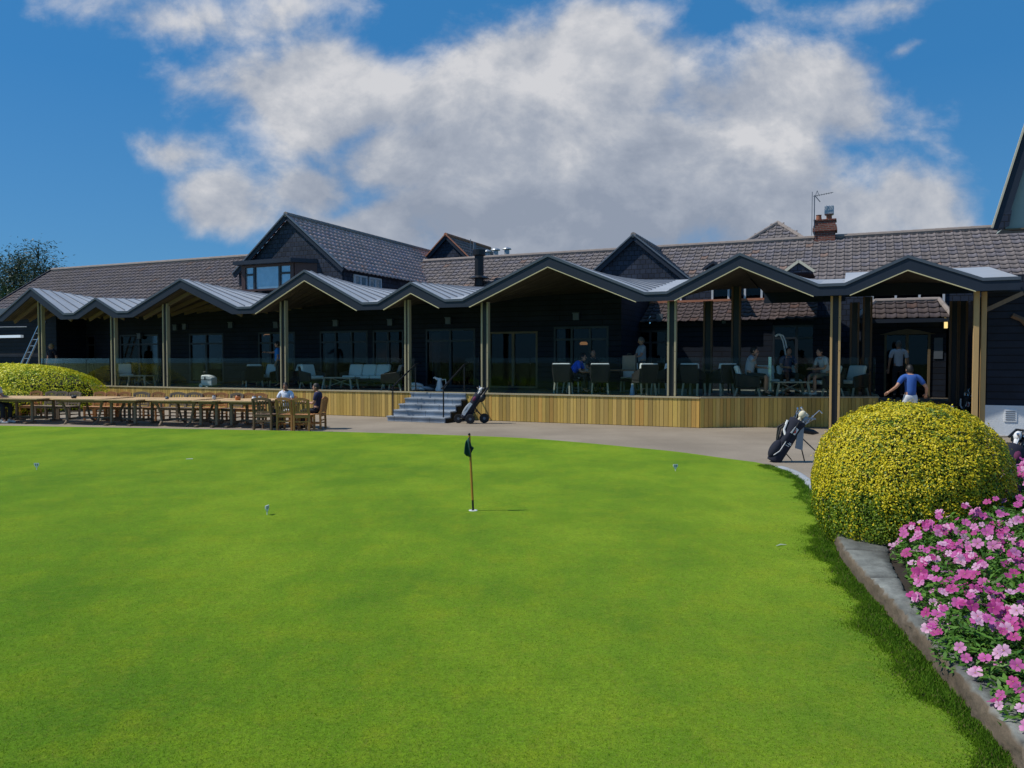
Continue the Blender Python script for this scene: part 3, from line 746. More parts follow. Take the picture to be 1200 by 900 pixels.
# chimney
n_ = RN + .1; c0, c1 = S(953, n_), S(977, n_); zt = Z(965, 260, n_); zb = RZ - .5
mb = MB(); mb.box(c0, c1, n_ - .35, n_ + .35, zb, zt); mb.box(c0 - .05, c1 + .05, n_ - .40, n_ + .40, zt - .30, zt - .20); mb.box(c0 - .04, c1 + .04, n_ - .39, n_ + .39, zt, zt + .05); mb.box(c0 - .07, c1 + .07, n_ - .42, n_ + .42, zt - .44, zt - .30)
chim = mb.build('chimney', MT['brick'], club)
mb = MB(); sx, zx = onf(959.5, 258, n_); mb.lathe([(.12, zt + .05), (.10, zt + .27), (.12, zt + .29)], 14, (sx, n_, 0)); mb.build('chimney_pot', MT['terracotta'], chim)
sx = S(969.5, n_); mb = MB(); mb.lathe([(.11, zt + .05), (.11, zt + .25)], 14, (sx, n_, 0)); mb.build('chimney_pot', MT['terracotta'], chim)
mb = MB(); mb.box(sx - .18, sx + .18, n_ - .18, n_ + .18, zt + .27, zt + .64); mb.build('chimney_cowl', MT['cowl'], chim, bevel=.03)
ax, az = onf(955, 231, n_); aer = facade_empty('tv_aerial', 'thin television aerial on poles beside the brick chimney', 'aerial', ax, n_ - .4, zt - .6)
mb = MB(); mb.tube([(0, 0, 0), (0, 0, az - zt + .6)], .022, 6); mb.tube([(-.09, 0, 0), (-.09, 0, az - zt + .75)], .014, 6); mb.build('mast', MT['flash'], aer)
mb = MB(); q = az - zt + .56; mb.tube([(-.05, 0, q), (.72, 0, q + .10)], .014, 6)
for k in range(7): x = .1 + .09 * k; mb.tube([(x, -.16, q + x * .13), (x, .16, q + x * .13)], .008, 5)
mb.tube([(.03, 0, q), (.22, 0, q - .25)], .02, 6); mb.tube([(.03, 0, q), (.10, 0, q + .22)], .012, 6); mb.tube([(.10, 0, q + .22), (.16, 0, q + .05)], .012, 6); mb.build('antenna', MT['flash'], aer)
# ------------------------------------------------------------------ zigzag canopy
can = facade_empty('canopy', 'zigzag terrace canopy with pale zinc folds, dark fascia and timber posts', 'canopy')
NF = -.28; NB = 5.1
px_prof = [(-6, 372, 'v'), (36, 337.3, 'p'), (80.5, 367.3, 'v'), (112, 349.3, 'p'), (143.5, 365.3, 'v'), (211.3, 326.7, 'p'), (286, 360.7, 'v'), (356.7, 316.7, 'p'), (433.5, 353.3, 'v'), (481.3, 330.7, 'p'), (531.5, 349.3, 'v'), (642, 298.7, 'p'), (768.5, 340, 'v'), (867, 297, 'p'), (974.5, 331, 'v'), (1064, 299.7, 'p'), (1152, 320.8, 'v')]
prof = []
VZ = 3.72
for x, y, k in px_prof:
    s, z = onf(x, y, NF)
    if k == 'v':
        hw = .30; z = VZ + (.05 if s > 2 else 0)
        if x > 1100: prof += [(s, z, k), (s + .75, z, 'e')]
        else: prof += [(s - hw, z, k), (s + hw, z, k)]
    else: prof.append((s, z, k))
TH = .34
def zlow(z): return max(z - TH, VZ - .235)
def clipseg(a, b):
    """lower line of one fold, clipped flat at the valley"""
    (s0, z0), (s1, z1) = a, b
    lo = VZ - .235; pts = []
    za, zb_ = z0 - TH, z1 - TH
    if za >= lo and zb_ >= lo: return [(s0, za), (s1, zb_)]
    if za < lo and zb_ < lo: return [(s0, lo), (s1, lo)]
    t = (lo - za) / (zb_ - za); sm = s0 + (s1 - s0) * t
    return [(s0, max(za, lo)), (sm, lo), (s1, max(zb_, lo))]
fas = MB(); trim = MB(); 
for (s0, z0, k0), (s1, z1, k1_) in zip(prof, prof[1:]):
    low = clipseg((s0, z0), (s1, z1))
    P = [(s0, z0)] + [(s1, z1)] + low[::-1]
    fas.prism(P, NF, NF + .05)
    trim.prism([(s0, z0 + .02), (s1, z1 + .02), (s1, z1 - .055), (s0, z0 - .055)], NF - .025, NF)
fas.build('fascia', MT['fascia'], can); trim.build('fascia_trim', MT['trim'], can)
ZB_TOP, ZB_SOF = 4.50, 4.14
def lerp_(a, b, t): return a + (b - a) * t
for i, ((s0, z0, k0), (s1, z1, k1_)) in enumerate(zip(prof, prof[1:])):
    nb = 6.1 if -.6 < s0 < 3.0 else 4.25
    def top(sz, n, zb=ZB_TOP): return lerp_(sz, zb, max(0, (n - NF - .05) / (nb - NF - .05)))
    mb = MB(); K_ = 12
    for k in range(K_):
        n0 = lerp_(NF + .05, nb, k / K_); n1 = lerp_(NF + .05, nb, (k + 1) / K_)
        mb.add([(s0, n0, top(z0, n0) + .012), (s1, n0, top(z1, n0) + .012), (s1, n1, top(z1, n1) + .012), (s0, n1, top(z0, n1) + .012),
                (s0, n0, top(z0, n0) - .05), (s1, n0, top(z1, n0) - .05), (s1, n1, top(z1, n1) - .05), (s0, n1, top(z0, n1) - .05)], [(0, 1, 2, 3), (7, 6, 5, 4)])
    rp = mb.build('roof_panel', MT['metal'], can, fixn=False)
    low = clipseg((s0, z0), (s1, z1))
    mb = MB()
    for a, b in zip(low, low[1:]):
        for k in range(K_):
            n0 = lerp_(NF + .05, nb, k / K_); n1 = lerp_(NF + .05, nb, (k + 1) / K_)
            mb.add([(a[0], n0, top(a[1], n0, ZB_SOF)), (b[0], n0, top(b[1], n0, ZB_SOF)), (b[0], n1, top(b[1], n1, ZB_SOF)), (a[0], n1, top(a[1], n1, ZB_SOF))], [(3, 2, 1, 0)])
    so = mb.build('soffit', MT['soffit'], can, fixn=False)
    mb = MB(); mb.box(s0, s1, nb - .01, nb + .03, ZB_SOF - (.36 if s0 > -.7 else 0), ZB_TOP + .015); mb.build('end_board', MT['fascia'], can)
    if True:
        sp = .46 if s0 < .5 else .95
        sm = MB(); n = NF + .35
        if abs(z1 - z0) > .1 and s0 < .5:
            while n < nb - .1:
                sm.bar((s0, n, top(z0, n) + .03), (s1, n, top(z1, n) + .03), .028, .045); n += sp
            sm.build('standing_seam', MT['seam'], rp)
    if abs(z1 - z0) > .1:
        if s0 > -16.2 and s1 < 7:
            st = MB()
            for a, b in zip(low, low[1:]):
                if abs(a[1] - b[1]) > .05: st.bar((a[0], NF + .0, a[1] - .012), (b[0], NF + .0, b[1] - .012), .05, .022)
            st.build('edge_strip', MT['striplight'], can)
        if s0 < -16.2:
            for kk in range(6):
                n = NF + .5 + kk * .66
                rf = MB()
                for a, b in zip(low, low[1:]):
                    if abs(a[1] - b[1]) > .05: rf.bar((a[0], n, top(a[1], n, ZB_SOF) - .07), (b[0], n, top(b[1], n, ZB_SOF) - .07), .055, .14)
                rf.build('rafter', MT['rafter'], can)
# beam carrying the folds at the wall line
def post_pair(s, n, z0, z1, w=.30, warm=False, name='post', pm=None):
    pm = pm or MT['postwarm' if warm else 'post']
    a = MB(); a.box(s - w / 2, s - w / 2 + .055, n, n + .15, z0, z1); p = a.build(name, pm, can, bevel=.005)
    b = MB(); b.box(s + w / 2 - .055, s + w / 2, n, n + .15, z0, z1); b.build(name, pm, can, bevel=.005)
    c = MB(); c.box(s - w / 2 + .06, s + w / 2 - .06, n + .04, n + .12, z0, z1); c.build('post_core', MT['black'], can)
    d = MB()
    for zz in (1.25, 2.1, 2.95): d.tube([(s + w / 2 - .03, n - .004, zz), (s + w / 2 - .03, n + .01, zz)], .010, 8)
    d.build('post_bolt', MT['black'], can)
def soff_z(s):
    for (s0, z0, _), (s1, z1, _) in zip(prof, prof[1:]):
        if s0 <= s <= s1: return max(z0 + (z1 - z0) * (s - s0) / (s1 - s0) - TH, VZ - .235)
    return VZ - .235
PO = [S(x, .12, 430) for x in (48, 133, 194, 332, 477, 568, 787, 978.5)]
for i, s in enumerate(PO):
    post_pair(s, .10, DECK + .03 if i < 7 else .0, soff_z(s) + .02, w=.18 if i == 4 else .25, warm=(i == 7))
a = MB(); s = S(1143.5, .12, 430); a.box(s - .07, s + .05, .05, .17, 0, soff_z(s) + .02); a.build('post', MT['postwarm'], can, bevel=.005)
a = MB(); s = S(1152, .3, 430); a.box(s - .06, s + .05, .22, .34, 0, soff_z(s) + .02); a.build('post', MT['postwarm'], can, bevel=.005)
for px in (829, 862): s = S(px, 2.9, 420); post_pair(s, 2.9, DECK, soff_z(s) + .02, .28, name='inner_post', pm=MT['teakdark'])  # inner posts use the darker timber to stand in for canopy shade
for px in (1001, 1016): s = S(px, 3.6, 420); post_pair(s, 3.6, DECK, soff_z(s) + .02, .26, name='inner_post', pm=MT['teakdark'])
for px in (1118, 1128): s = S(px, 3.4, 420); post_pair(s, 3.4, 0, soff_z(s) + .02, .24, name='inner_post', pm=MT['teakdark'])
# ------------------------------------------------------------------ terrace, steps, balustrade
ter = facade_empty('terrace', 'raised timber-clad terrace under the zigzag canopy', 'terrace')
DE = [(-31.0, 0), (0, 0), (.9, .62), (4.45, 2.25), (4.45, 3.9)]
mb = MB()
mb.slab([(-31, .03), (-.01, .03), (.87, .64), (4.42, 2.28), (4.42, 6.6), (-3.3, 6.6), (-3.3, 3.98), (-31, 3.98)], 0.02, DECK)
mb.build('deck', MT['deck'], ter)
STEP0, STEP1 = S(484, 0, 463), S(545, 0, 463)
mb = MB(); mb2 = MB(); capb = MB(); cladA, cladB = mb, mb2
for (a, b) in zip(DE, DE[1:]):
    a = Vector((*a, 0)); b = Vector((*b, 0)); L = (b - a).length; d = (b - a) / L; nrm = Vector((d.y, -d.x, 0)); k = 0.0
    while k < L - .02:
        w = random.choice((.095, .12, .12, .13)); w = min(w, L - k)
        p = a + d * k; q = a + d * (k + w - .011); c = random.uniform(.62, 1.22); g = random.uniform(.94, 1.06)
        mb.col = (c, c * (.5 + .5 * g), c * g * random.uniform(.85, 1.1))
        if random.random() < .10: mb.col = (c * 1.06, c * .92, c * .82)
        if not (abs(a.y) < .01 and abs(b.y) < .01 and p.x > STEP0 - .0 and q.x < STEP1 + .0):
            P = [p, q, q + nrm * .024, p + nrm * .024]
            off = random.uniform(0, .003); P[2] = P[2] + nrm * off; P[3] = P[3] + nrm * off
            tgt = cladA if (p.x < STEP0) else cladB
            tgt.col = mb.col; tgt.slab([(v.x, v.y) for v in P], .015, DECK - .02)
        k += w
    capb.slab([(v.x, v.y) for v in (a - nrm * .1, b - nrm * .1, b + nrm * .05, a + nrm * .05)], DECK - .018, DECK + .022)
cladA.build('cladding', MT['clad'], ter); cladB.build('cladding', MT['clad'], ter); capb.build('capping', MT['cap'], ter)
stp = facade_empty('terrace_steps', 'flight of five grey paved steps up to the terrace', 'steps', (STEP0 + STEP1) / 2, 0, 0)
hw = (STEP1 - STEP0) / 2 + .05
for k in range(5):
    y0 = -.36 * (5 - k) + .3 if k < 4 else -.06
    y0 = -1.42 + .345 * k
    mb = MB(); mb.box(-hw, hw, y0, y0 + .36 if k < 4 else .02, .166 * k, .166 * (k + 1) - .035); so = mb.build('step', MT['step'], stp)
    mb = MB(); mb.box(-hw - .02, hw + .02, y0 - .03, (y0 + .37) if k < 4 else .06, .166 * (k + 1) - .035, .166 * (k + 1)); mb.build('tread', MT['step'], so)
mb = MB(); mb.prism([(0, 0), (1, 0)], 0, 1) if False else None
sp = MB()
for x0, x1 in ((hw + .0, hw + .04), (-hw - .04, -hw)):
    for k in range(5):
        y0 = -1.36 + .345 * k; sp.box(x0, x1, y0, (y0 + .345) if k < 4 else .0, .012, .166 * (k + 1) - .05)
sp.build('side_board', MT['clad'], stp)
def handrail(x, label):
    h = facade_empty('handrail', label, 'handrail', (STEP0 + STEP1) / 2 + x, 0, 0)
    mb = MB(); mb.tube([(0, -1.30, .166), (0, -1.30, 1.05)], .022, 8); mb.build('rail_post', MT['black'], h)
    mb = MB(); mb.tube([(0, .05, .86), (0, .05, 1.72)], .022, 8); mb.build('rail_post', MT['black'], h)
    mb = MB(); mb.tube([(0, -1.42, 1.02), (0, -1.30, 1.05), (0, .05, 1.72), (0, .38, 1.76)], .024, 8); mb.build('rail', MT['black'], h)
handrail(-hw + .12, 'black metal handrail on the left side of the grey steps'); handrail(hw - .10, 'black metal handrail on the right side of the grey steps beside the trolley')
bal = facade_empty('glass_balustrade', 'clear glass balustrade along the terrace edge between the timber posts', 'balustrade')
def panel(a, b):
    a = Vector((*a, 0)); b = Vector((*b, 0)); L = (b - a).length; n = max(1, round(L / 1.5)); d = (b - a) / L
    for k in range(n):
        p = a + d * (L * k / n + .012); q = a + d * (L * (k + 1) / n - .012); nn = Vector((d.y, -d.x, 0)) * .006
        m = MB(); m.slab([(v.x, v.y) for v in (p - nn, q - nn, q + nn, p + nn)], DECK + .03, DECK + 1.1); m.build('glass_panel', MT['balglass'], bal)
xs = [PO[1], PO[2], PO[3]]
segs = [(-27.0, PO[1]), (PO[1], PO[2]), (PO[2], PO[3]), (PO[3], PO[4]), (PO[4], STEP0 + .02), (STEP1 - .02, PO[5]), (PO[5], PO[6]), (PO[6], -.02)]
for a, b in segs: panel((a + .16 if a in PO else a, .08), (b - .16 if b in PO else b, .08))
panel((0.0, .1), (.93, .72)); panel((.93, .72), (4.4, 2.32))
bp = onz(902, 464, DECK) - FO; mb = MB(); mb.box(bp.dot(ES) - .04, bp.dot(ES) + .04, bp.dot(EN) - .04, bp.dot(EN) + .04, DECK, DECK + 1.12); mb.build('steel_upright', MT['chrome'], bal)
# entrance ramp to the porch
mb = MB(); mb.add([(4.5, 1.2, .006), (6.55, 1.2, .006), (6.55, 4.6, .68), (4.5, 4.6, .68), (6.55, 5.74, .69), (4.5, 5.74, .69), (4.5, 5.74, 0), (6.55, 5.74, 0), (4.5, 1.2, 0), (6.55, 1.2, 0)],
                  [(0, 1, 2, 3), (3, 2, 4, 5), (0, 3, 5, 6, 8), (1, 9, 7, 4, 2), (0, 8, 9, 1)])
rmp = facade_empty('entrance_ramp', 'sloping paved ramp leading up to the porch door', 'ramp'); mb.build('ramp_surface', MT['paving'], rmp)
# ------------------------------------------------------------------ right-hand wing
rw = facade_empty('timber_wing', 'black weatherboarded wing on a white rendered plinth at the right edge', 'building')
mb = MB(); mb.box(6.86, 16, .92, 8, .74, 3.52); mb.box(6.9, 16, 1.0, 8, 0, .74); mb.build('wall', MT['weatherboard'], rw)
mb = MB(); mb.box(6.82, 16, .86, .99, 0, .745); mb.build('plinth', MT['render'], rw)
s, z = onf(1184, 487, .85); mb = MB(); mb.box(s - .13, s + .13, .84, .862, z - .15, z + .15); g = mb.build('vent_grille', MT['white'], rw)
sl = MB()
for k in range(5): sl.box(s - .10, s + .10, .832, .842, z - .11 + k * .05, z - .09 + k * .05)
sl.build('louvre', MT['flash'], g)
mb = MB(); mb.tube([(7.35, .86, 2.95), (7.55, .86, 2.85), (7.85, .86, 2.5), (8.05, .86, 2.0)], .07, 6); mb.build('curved_brace', MT['teakdark'], rw)
mb = MB(); mb.bar((6.70, .45, 3.05), (7.5, .45, 3.46), .1, .1); mb.build('diagonal_brace', MT['teakgrey'], rw)
mb = MB(); mb.box(6.8, 16, .70, .92, 3.52, 3.62); mb.build('eaves_board', MT['fascia'], rw)
# steep gable at the top right
gn = 5.6
gs, gz = onf(1163, 269, gn); gs2, gz2 = onf(1200, 152, gn); slope = (gz2 - gz) / (gs2 - gs)
top = 3.4
sg = facade_empty('steep_gable', 'steep dark gable with pale green panel at the top right corner', 'gable', gs, gn, gz)
W = 2.6
mb = MB(); mb.prism([(0, 0), (W, W * slope), (W + .30, W * slope), (.30, -.02)], -.12, -.02); mb.prism([(2 * W, 0), (W, W * slope), (W - .1, W * slope), (2 * W - .3, -.02)], -.12, -.02); mb.build('bargeboard', MT['fascia'], sg)
mb = MB(); mb.bar((-.03, -.13, .03), (W, -.13, W * slope + .06), .09, .05); mb.bar((2 * W + .03, -.13, .03), (W, -.13, W * slope + .06), .09, .05); mb.build('verge', MT['cream'], sg)
mb = MB(); mb.prism([(.02, 0), (W, W * slope - .1), (W, W * slope - .25), (.17, -.02)], -.02, .12); mb.prism([(2 * W, 0), (W, W * slope - .1), (W, W * slope - .25), (2 * W - .15, -.02)], -.02, .12); mb.build('roof', MT['tile'], sg)
mb = MB(); mb.prism([(.10, -.10), (.40, .06), (.46, .52), (.26, .40)], -.16, -.13); mb.build('apron', MT['slate'], sg)
mb = MB(); mb.prism([(.28, .02), (2 * W - .62, .02), (W, (W - .28) * slope)], .14, 1.2); mb.build('gable_panel', MT['gablepanel'], sg)
mb = MB(); mb.slab([(.30, -.02), (2 * W - .3, -.02), (2 * W - .3, .3), (.55, .3)], -.04, 0.0); mb.build('soffit', MT['oakframe'], sg)
# ------------------------------------------------------------------ leaf clouds
def leaf_arrays(P, Nrm, size, cols, asp=.55, tilt=.6, fold=.25):
    """each leaf = folded diamond of 4 verts; P base, Nrm facing, size length"""
    N = len(P)
    rnd = RNG.normal(size=(N, 3)); n = Nrm + rnd * tilt; n /= np.linalg.norm(n, axis=1)[:, None]
    a = RNG.normal(size=(N, 3)); a -= n * (a * n).sum(1)[:, None]; a /= np.linalg.norm(a, axis=1)[:, None]
    b = np.cross(n, a); s = size[:, None]
    V = np.stack([P - a * s * .5, P + b * s * asp * .5 + n * s * fold * .3, P + a * s * .5, P - b * s * asp * .5 + n * s * fold * .3], 1).reshape(-1, 3)
    Fq = np.arange(N)[:, None] * 4 + np.array([[0, 1, 2, 3]])
    return V, Fq, np.repeat(cols, 4, 0)
def lump(P, seed, sc):
    r = np.random.default_rng(seed); v = np.zeros(len(P))
    for k in range(6):
        d = r.normal(size=3) * sc * (1 + k * .35); v += np.sin(P @ d + r.uniform(0, 6.3)) / (1 + k * .3)
    return v / 3.2
def clipped_bush(name, c, rx, ry, zb, zt, N, leaf, label, palette, seed, flatp=2.3, greenlow=.5, group=None):
    cz = zb + (zt - zb) * .42
    root = empty(name, (c[0], c[1], 0), 0, label, 'bush', group)
    d = RNG.normal(size=(N, 3)); d /= np.linalg.norm(d, axis=1)[:, None]
    rz_up = zt - cz; rz_dn = cz - zb
    ex = np.abs(d) ** flatp
    rr = (ex[:, 0] / rx ** flatp + ex[:, 1] / ry ** flatp + ex[:, 2] / np.where(d[:, 2] > 0, rz_up, rz_dn * 1.25) ** flatp) ** (-1 / flatp)
    P = d * rr[:, None]
    l = lump(P, seed, 4.0 / rx); l2 = lump(P, seed + 1, 11.0 / rx)
    depth = RNG.random(N) ** 2.2
    stray = (RNG.random(N) < .03) * RNG.uniform(.0, .06, N)
    P *= (1 + .022 * l + .024 * l2 - .10 * depth + stray * .7)[:, None]
    P[:, 2] += cz; keep = P[:, 2] > .06; P = P[keep]; d = d[keep]; l = l[keep]; l2 = l2[keep]; depth = depth[keep]
    n = len(P)
    k = RNG.random((n, 1))
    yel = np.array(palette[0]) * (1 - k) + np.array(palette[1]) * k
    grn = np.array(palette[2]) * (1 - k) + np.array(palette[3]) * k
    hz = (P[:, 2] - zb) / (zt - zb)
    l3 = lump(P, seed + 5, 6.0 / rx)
    gsel = (l3 + .25 * RNG.normal(size=n) + (.30 * P[:, 0] / rx - .15 * (hz - .5) if greenlow > .55 else 0) > .62) | (RNG.random(n) < .16) | (hz + .10 * RNG.normal(size=n) + .15 * l < greenlow * .45) | (depth > .62)  # rounded bush greener to the right and low: its shaded side coloured in
    col = np.where(gsel[:, None], grn, yel)
    Nr = d / np.array([rx, ry, rz_up]); Nr /= np.linalg.norm(Nr, axis=1)[:, None]; Nr[:, 2] += .15
    V, Fq, C = leaf_arrays(P, Nr, RNG.uniform(leaf * .7, leaf * 1.35, n), col, .58, .48)
    np_mesh('foliage', V, Fq, MT['bushleaf'], C, root)
    m = MB(); seg = 40; rg = 20; PV = []; FS = []
    for i in range(rg + 1):
        t = math.pi * i / rg
        for q in range(seg):
            a = 2 * math.pi * q / seg; dd = (math.sin(t) * math.cos(a), math.sin(t) * math.sin(a), math.cos(t))
            r_ = (abs(dd[0] / rx) ** flatp + abs(dd[1] / ry) ** flatp + abs(dd[2] / (rz_up if dd[2] > 0 else rz_dn * 1.25)) ** flatp) ** (-1 / flatp) * .86
            PV.append((dd[0] * r_, dd[1] * r_, max(.02, dd[2] * r_ + cz)))
    for i in range(rg):
        for q in range(seg):
            q2 = (q + 1) % seg; FS.append((i * seg + q, (i + 1) * seg + q, (i + 1) * seg + q2, i * seg + q2))
    m.add(PV, FS); m.build('twigs', MT['bushcore'], root)
    return root
BC = (4.00, 7.70)
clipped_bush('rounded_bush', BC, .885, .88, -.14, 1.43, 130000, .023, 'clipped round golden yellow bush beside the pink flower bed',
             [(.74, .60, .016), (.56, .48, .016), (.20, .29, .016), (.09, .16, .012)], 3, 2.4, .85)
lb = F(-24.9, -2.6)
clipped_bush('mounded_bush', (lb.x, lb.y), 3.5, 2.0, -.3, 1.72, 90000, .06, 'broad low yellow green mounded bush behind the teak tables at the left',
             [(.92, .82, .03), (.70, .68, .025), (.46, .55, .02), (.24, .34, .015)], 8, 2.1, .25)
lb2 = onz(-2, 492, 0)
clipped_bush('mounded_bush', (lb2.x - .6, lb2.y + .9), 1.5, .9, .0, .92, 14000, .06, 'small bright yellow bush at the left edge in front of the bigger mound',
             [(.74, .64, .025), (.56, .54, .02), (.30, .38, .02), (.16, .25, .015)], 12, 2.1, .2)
# ------------------------------------------------------------------ flowering bedding plants
def petal_flower(col, seed):
    rng = random.Random(seed); m = MB()
    V = []; Fs = []; C = []
    for k in range(5):
        a0 = 2 * math.pi * k / 5 + rng.uniform(-.12, .12); sz = rng.uniform(.85, 1.12); up = rng.uniform(.05, .4); tw = rng.uniform(-.15, .15)
        outl = [(.06, 0), (.30, -.24), (.62, -.40), (.90, -.36), (1.0, -.16), (.90, 0), (1.0, .16), (.90, .36), (.62, .40), (.30, .24)]
        b = len(V)
        for (r_, w) in outl:
            x = r_ * sz; z = up * r_ * r_ * .5 + tw * w + .10 * math.sin(r_ * 5 + k) * abs(w)
            V.append((x * math.cos(a0) - w * sz * math.sin(a0), x * math.sin(a0) + w * sz * math.cos(a0), z)); s = .72 + .45 * r_; C.append((col[0] * s, col[1] * s * (.8 + .3 * r_), col[2] * s))
        V.append((.55 * sz * math.cos(a0), .55 * sz * math.sin(a0), up * .14 + .04)); C.append(col)
        ce = len(V) - 1
        for i in range(len(outl)): Fs.append((ce, b + i, b + (i + 1) % len(outl)))
    b = len(V)
    for i in range(6): V.append((.10 * math.cos(i * 1.047), .10 * math.sin(i * 1.047), .07)); C.append((.5, .22, .12))
    V.append((0, 0, .12)); C.append((.7, .5, .2))
    for i in range(6): Fs.append((b + 6, b + i, b + (i + 1) % 6))
    o = np_mesh('flower', np.array(V), np.array(Fs), MT['petal'], np.array(C), None, nper=3)
    me = o.data; bpy.data.objects.remove(o); return me
PINKS = [(.60, .125, .40), (.54, .085, .35), (.66, .24, .50), (.50, .06, .27), (.74, .42, .62)]
FLW = [petal_flower(PINKS[i % 5], i) for i in range(10)]
def foliage_variant(seed):
    N = 760; d = RNG.normal(size=(N, 3)); d[:, 2] = np.abs(d[:, 2]) + .1; d /= np.linalg.norm(d, axis=1)[:, None]
    r_ = RNG.uniform(.35, 1.0, N) ** .5
    P = d * r_[:, None] * np.array([.27, .27, .34]); P[:, 2] = np.maximum(P[:, 2], .01)
    k = RNG.random((N, 1)); col = np.array((.04, .12, .014)) * (1 - k) + np.array((.13, .29, .04)) * k
    V, Fq, C = leaf_arrays(P, d * .6 + np.array([0, 0, .5]), RNG.uniform(.035, .075, N), col, .34, .6, .4)
    o = np_mesh('foliage', V, Fq, MT['leaf'], C); me = o.data; bpy.data.objects.remove(o); return me
FOL = [foliage_variant(i) for i in range(4)]
pl = []
y = 2.35
random.seed(21)
while y < 8.6:
    x0 = 1.55 + .211 * y + .29 + max(0, min(1, (y - 4.8) / 1.6)) * .30; x1 = .70 * y + .42
    x = x0 + random.uniform(0, .06)
    while x < x1:
        px_, py_ = x + random.uniform(-.05, .05), y + random.uniform(-.06, .06)
        if py_ < 6.35 + (px_ - 3.0) * .80 and math.hypot(px_ - BC[0], py_ - BC[1]) > .98: pl.append((px_, py_))
        x += .33
    y += .32
nfl = 0
for i, (x, y) in enumerate(pl):
    edge = x - (1.55 + .211 * y + .34)
    hgt = min(1.0, .72 + .5 * edge)
    mz = .10 + .25 * max(0, min(1, (edge - .15) / 1.3))
    r = empty('bedding_plant', (x, y, mz), random.uniform(0, 6.28), 'bushy green bedding plant covered in pink blooms, massed in the bed beside the kerb', 'flowering plant', 'pink flowering plants in the kerbed bed')
    fo = bpy.data.objects.new('foliage', FOL[i % 4]); COL.objects.link(fo); fo.parent = r; fo.scale = (1.05, 1.05, hgt * random.uniform(.95, 1.15))
    for k in range(random.choice((22, 25, 28, 31))):
        a = random.uniform(0, 6.28); q = random.random() ** .6; th = q * 1.35
        rr_ = .27; loc = Vector((rr_ * 1.06 * math.sin(th) * math.cos(a), rr_ * 1.06 * math.sin(th) * math.sin(a), (.385 * math.cos(th) + .02) * hgt * 1.06))
        f = bpy.data.objects.new('flower', FLW[random.randrange(10)]); COL.objects.link(f); f.parent = r
        f.location = loc; sc = random.uniform(.022, .043); f.scale = (sc, sc, sc)
        nv = Matrix.Rotation(-r.rotation_euler.z, 3, 'Z') @ Vector((random.uniform(-.6, .5) - .22, random.uniform(-.55, .5) - .40, random.uniform(.45, .9))) + Vector((math.sin(th) * math.cos(a) * .5, math.sin(th) * math.sin(a) * .5, 0))
        f.rotation_euler = nv.to_track_quat('Z', 'Y').to_euler(); nfl += 1
random.seed(99)
# ------------------------------------------------------------------ far trees
def spray_tree(name, base, label, hgt, limbs, N, leafsz, c0, c1, group=None, spread=1.0):
    root = empty(name, base, 0, label, 'tree', group)
    tr = MB(); tr.tube([(0, 0, -.2), (.1, 0, hgt * .25), (0, .1, hgt * .5)], [.42, .32, .22], 10); tips = []
    for (a, el, L, z0) in limbs:
        p0 = Vector((0, 0, z0)); d = Vector((math.cos(a) * math.cos(el), math.sin(a) * math.cos(el), math.sin(el)))
        pts = [p0]; p = p0.copy(); dd = d.copy()
        for k in range(6):
            p = p + dd * (L / 6); dd = (dd + Vector((random.uniform(-.16, .16), random.uniform(-.16, .16), random.uniform(-.05, .12)))).normalized(); pts.append(p.copy())
            if k >= 2:
                for q in range(3):
                    sd = (dd + Vector((random.uniform(-1, 1), random.uniform(-1, 1), random.uniform(-.1, .5)))).normalized(); e = p + sd * L * random.uniform(.10, .26)
                    tr.tube([p, (p + e) / 2 + Vector((0, 0, .05)), e], [.05, .035, .015], 5); tips.append(e); tips.append((p + e) / 2)
        tips.append(p); tr.tube(pts, [.20, .17, .14, .11, .08, .06, .03], 7)
    tr.build('trunk', MT['bark'], root)
    T = np.array([tuple(t) for t in tips]); idx = RNG.integers(0, len(T), N)
    off = RNG.normal(size=(N, 3)) * np.array([.62, .62, .17]) * spread
    P = T[idx] + off
    k = RNG.random((N, 1)); col = np.array(c0) * (1 - k) + np.array(c1) * k
    V, Fq, C = leaf_arrays(P, np.tile(np.array([[0, 0, 1.0]]), (N, 1)), RNG.uniform(leafsz * .6, leafsz * 1.4, N), col, .28, .5)
    np_mesh('crown', V, Fq, MT['leaf'], C, root)
tb = atd(22, 58)
lim = []
random.seed(5)
for k in range(11):
    lim.append((R(random.uniform(-25, 60)) if k < 6 else R(random.uniform(110, 250)), R(random.uniform(38, 68)), random.uniform(3.6, 5.3), random.uniform(3.0, 5.0)))
lim += [(R(10), R(42), 4.4, 4.6), (R(-15), R(34), 3.8, 4.6), (R(80), R(75), 4.6, 4.6), (R(170), R(45), 5.0, 4.3)]
spray_tree('cedar_tree', (tb.x, tb.y, 0), 'tall dark spreading cedar rising behind the roof at the far left', 11.4, lim, 17000, .26, (.028, .058, .038), (.075, .115, .075), spread=1.25)
tb = atd(-12, 50)
spray_tree('evergreen_tree', (tb.x, tb.y, 0), 'small dense green evergreen below the cedar at the far left', 6, [(R(60 * k), R(55), 2.6, 2.6) for k in range(6)] + [(0, R(85), 3.2, 3.0)], 14000, .30, (.02, .05, .02), (.045, .09, .03), spread=1.2)
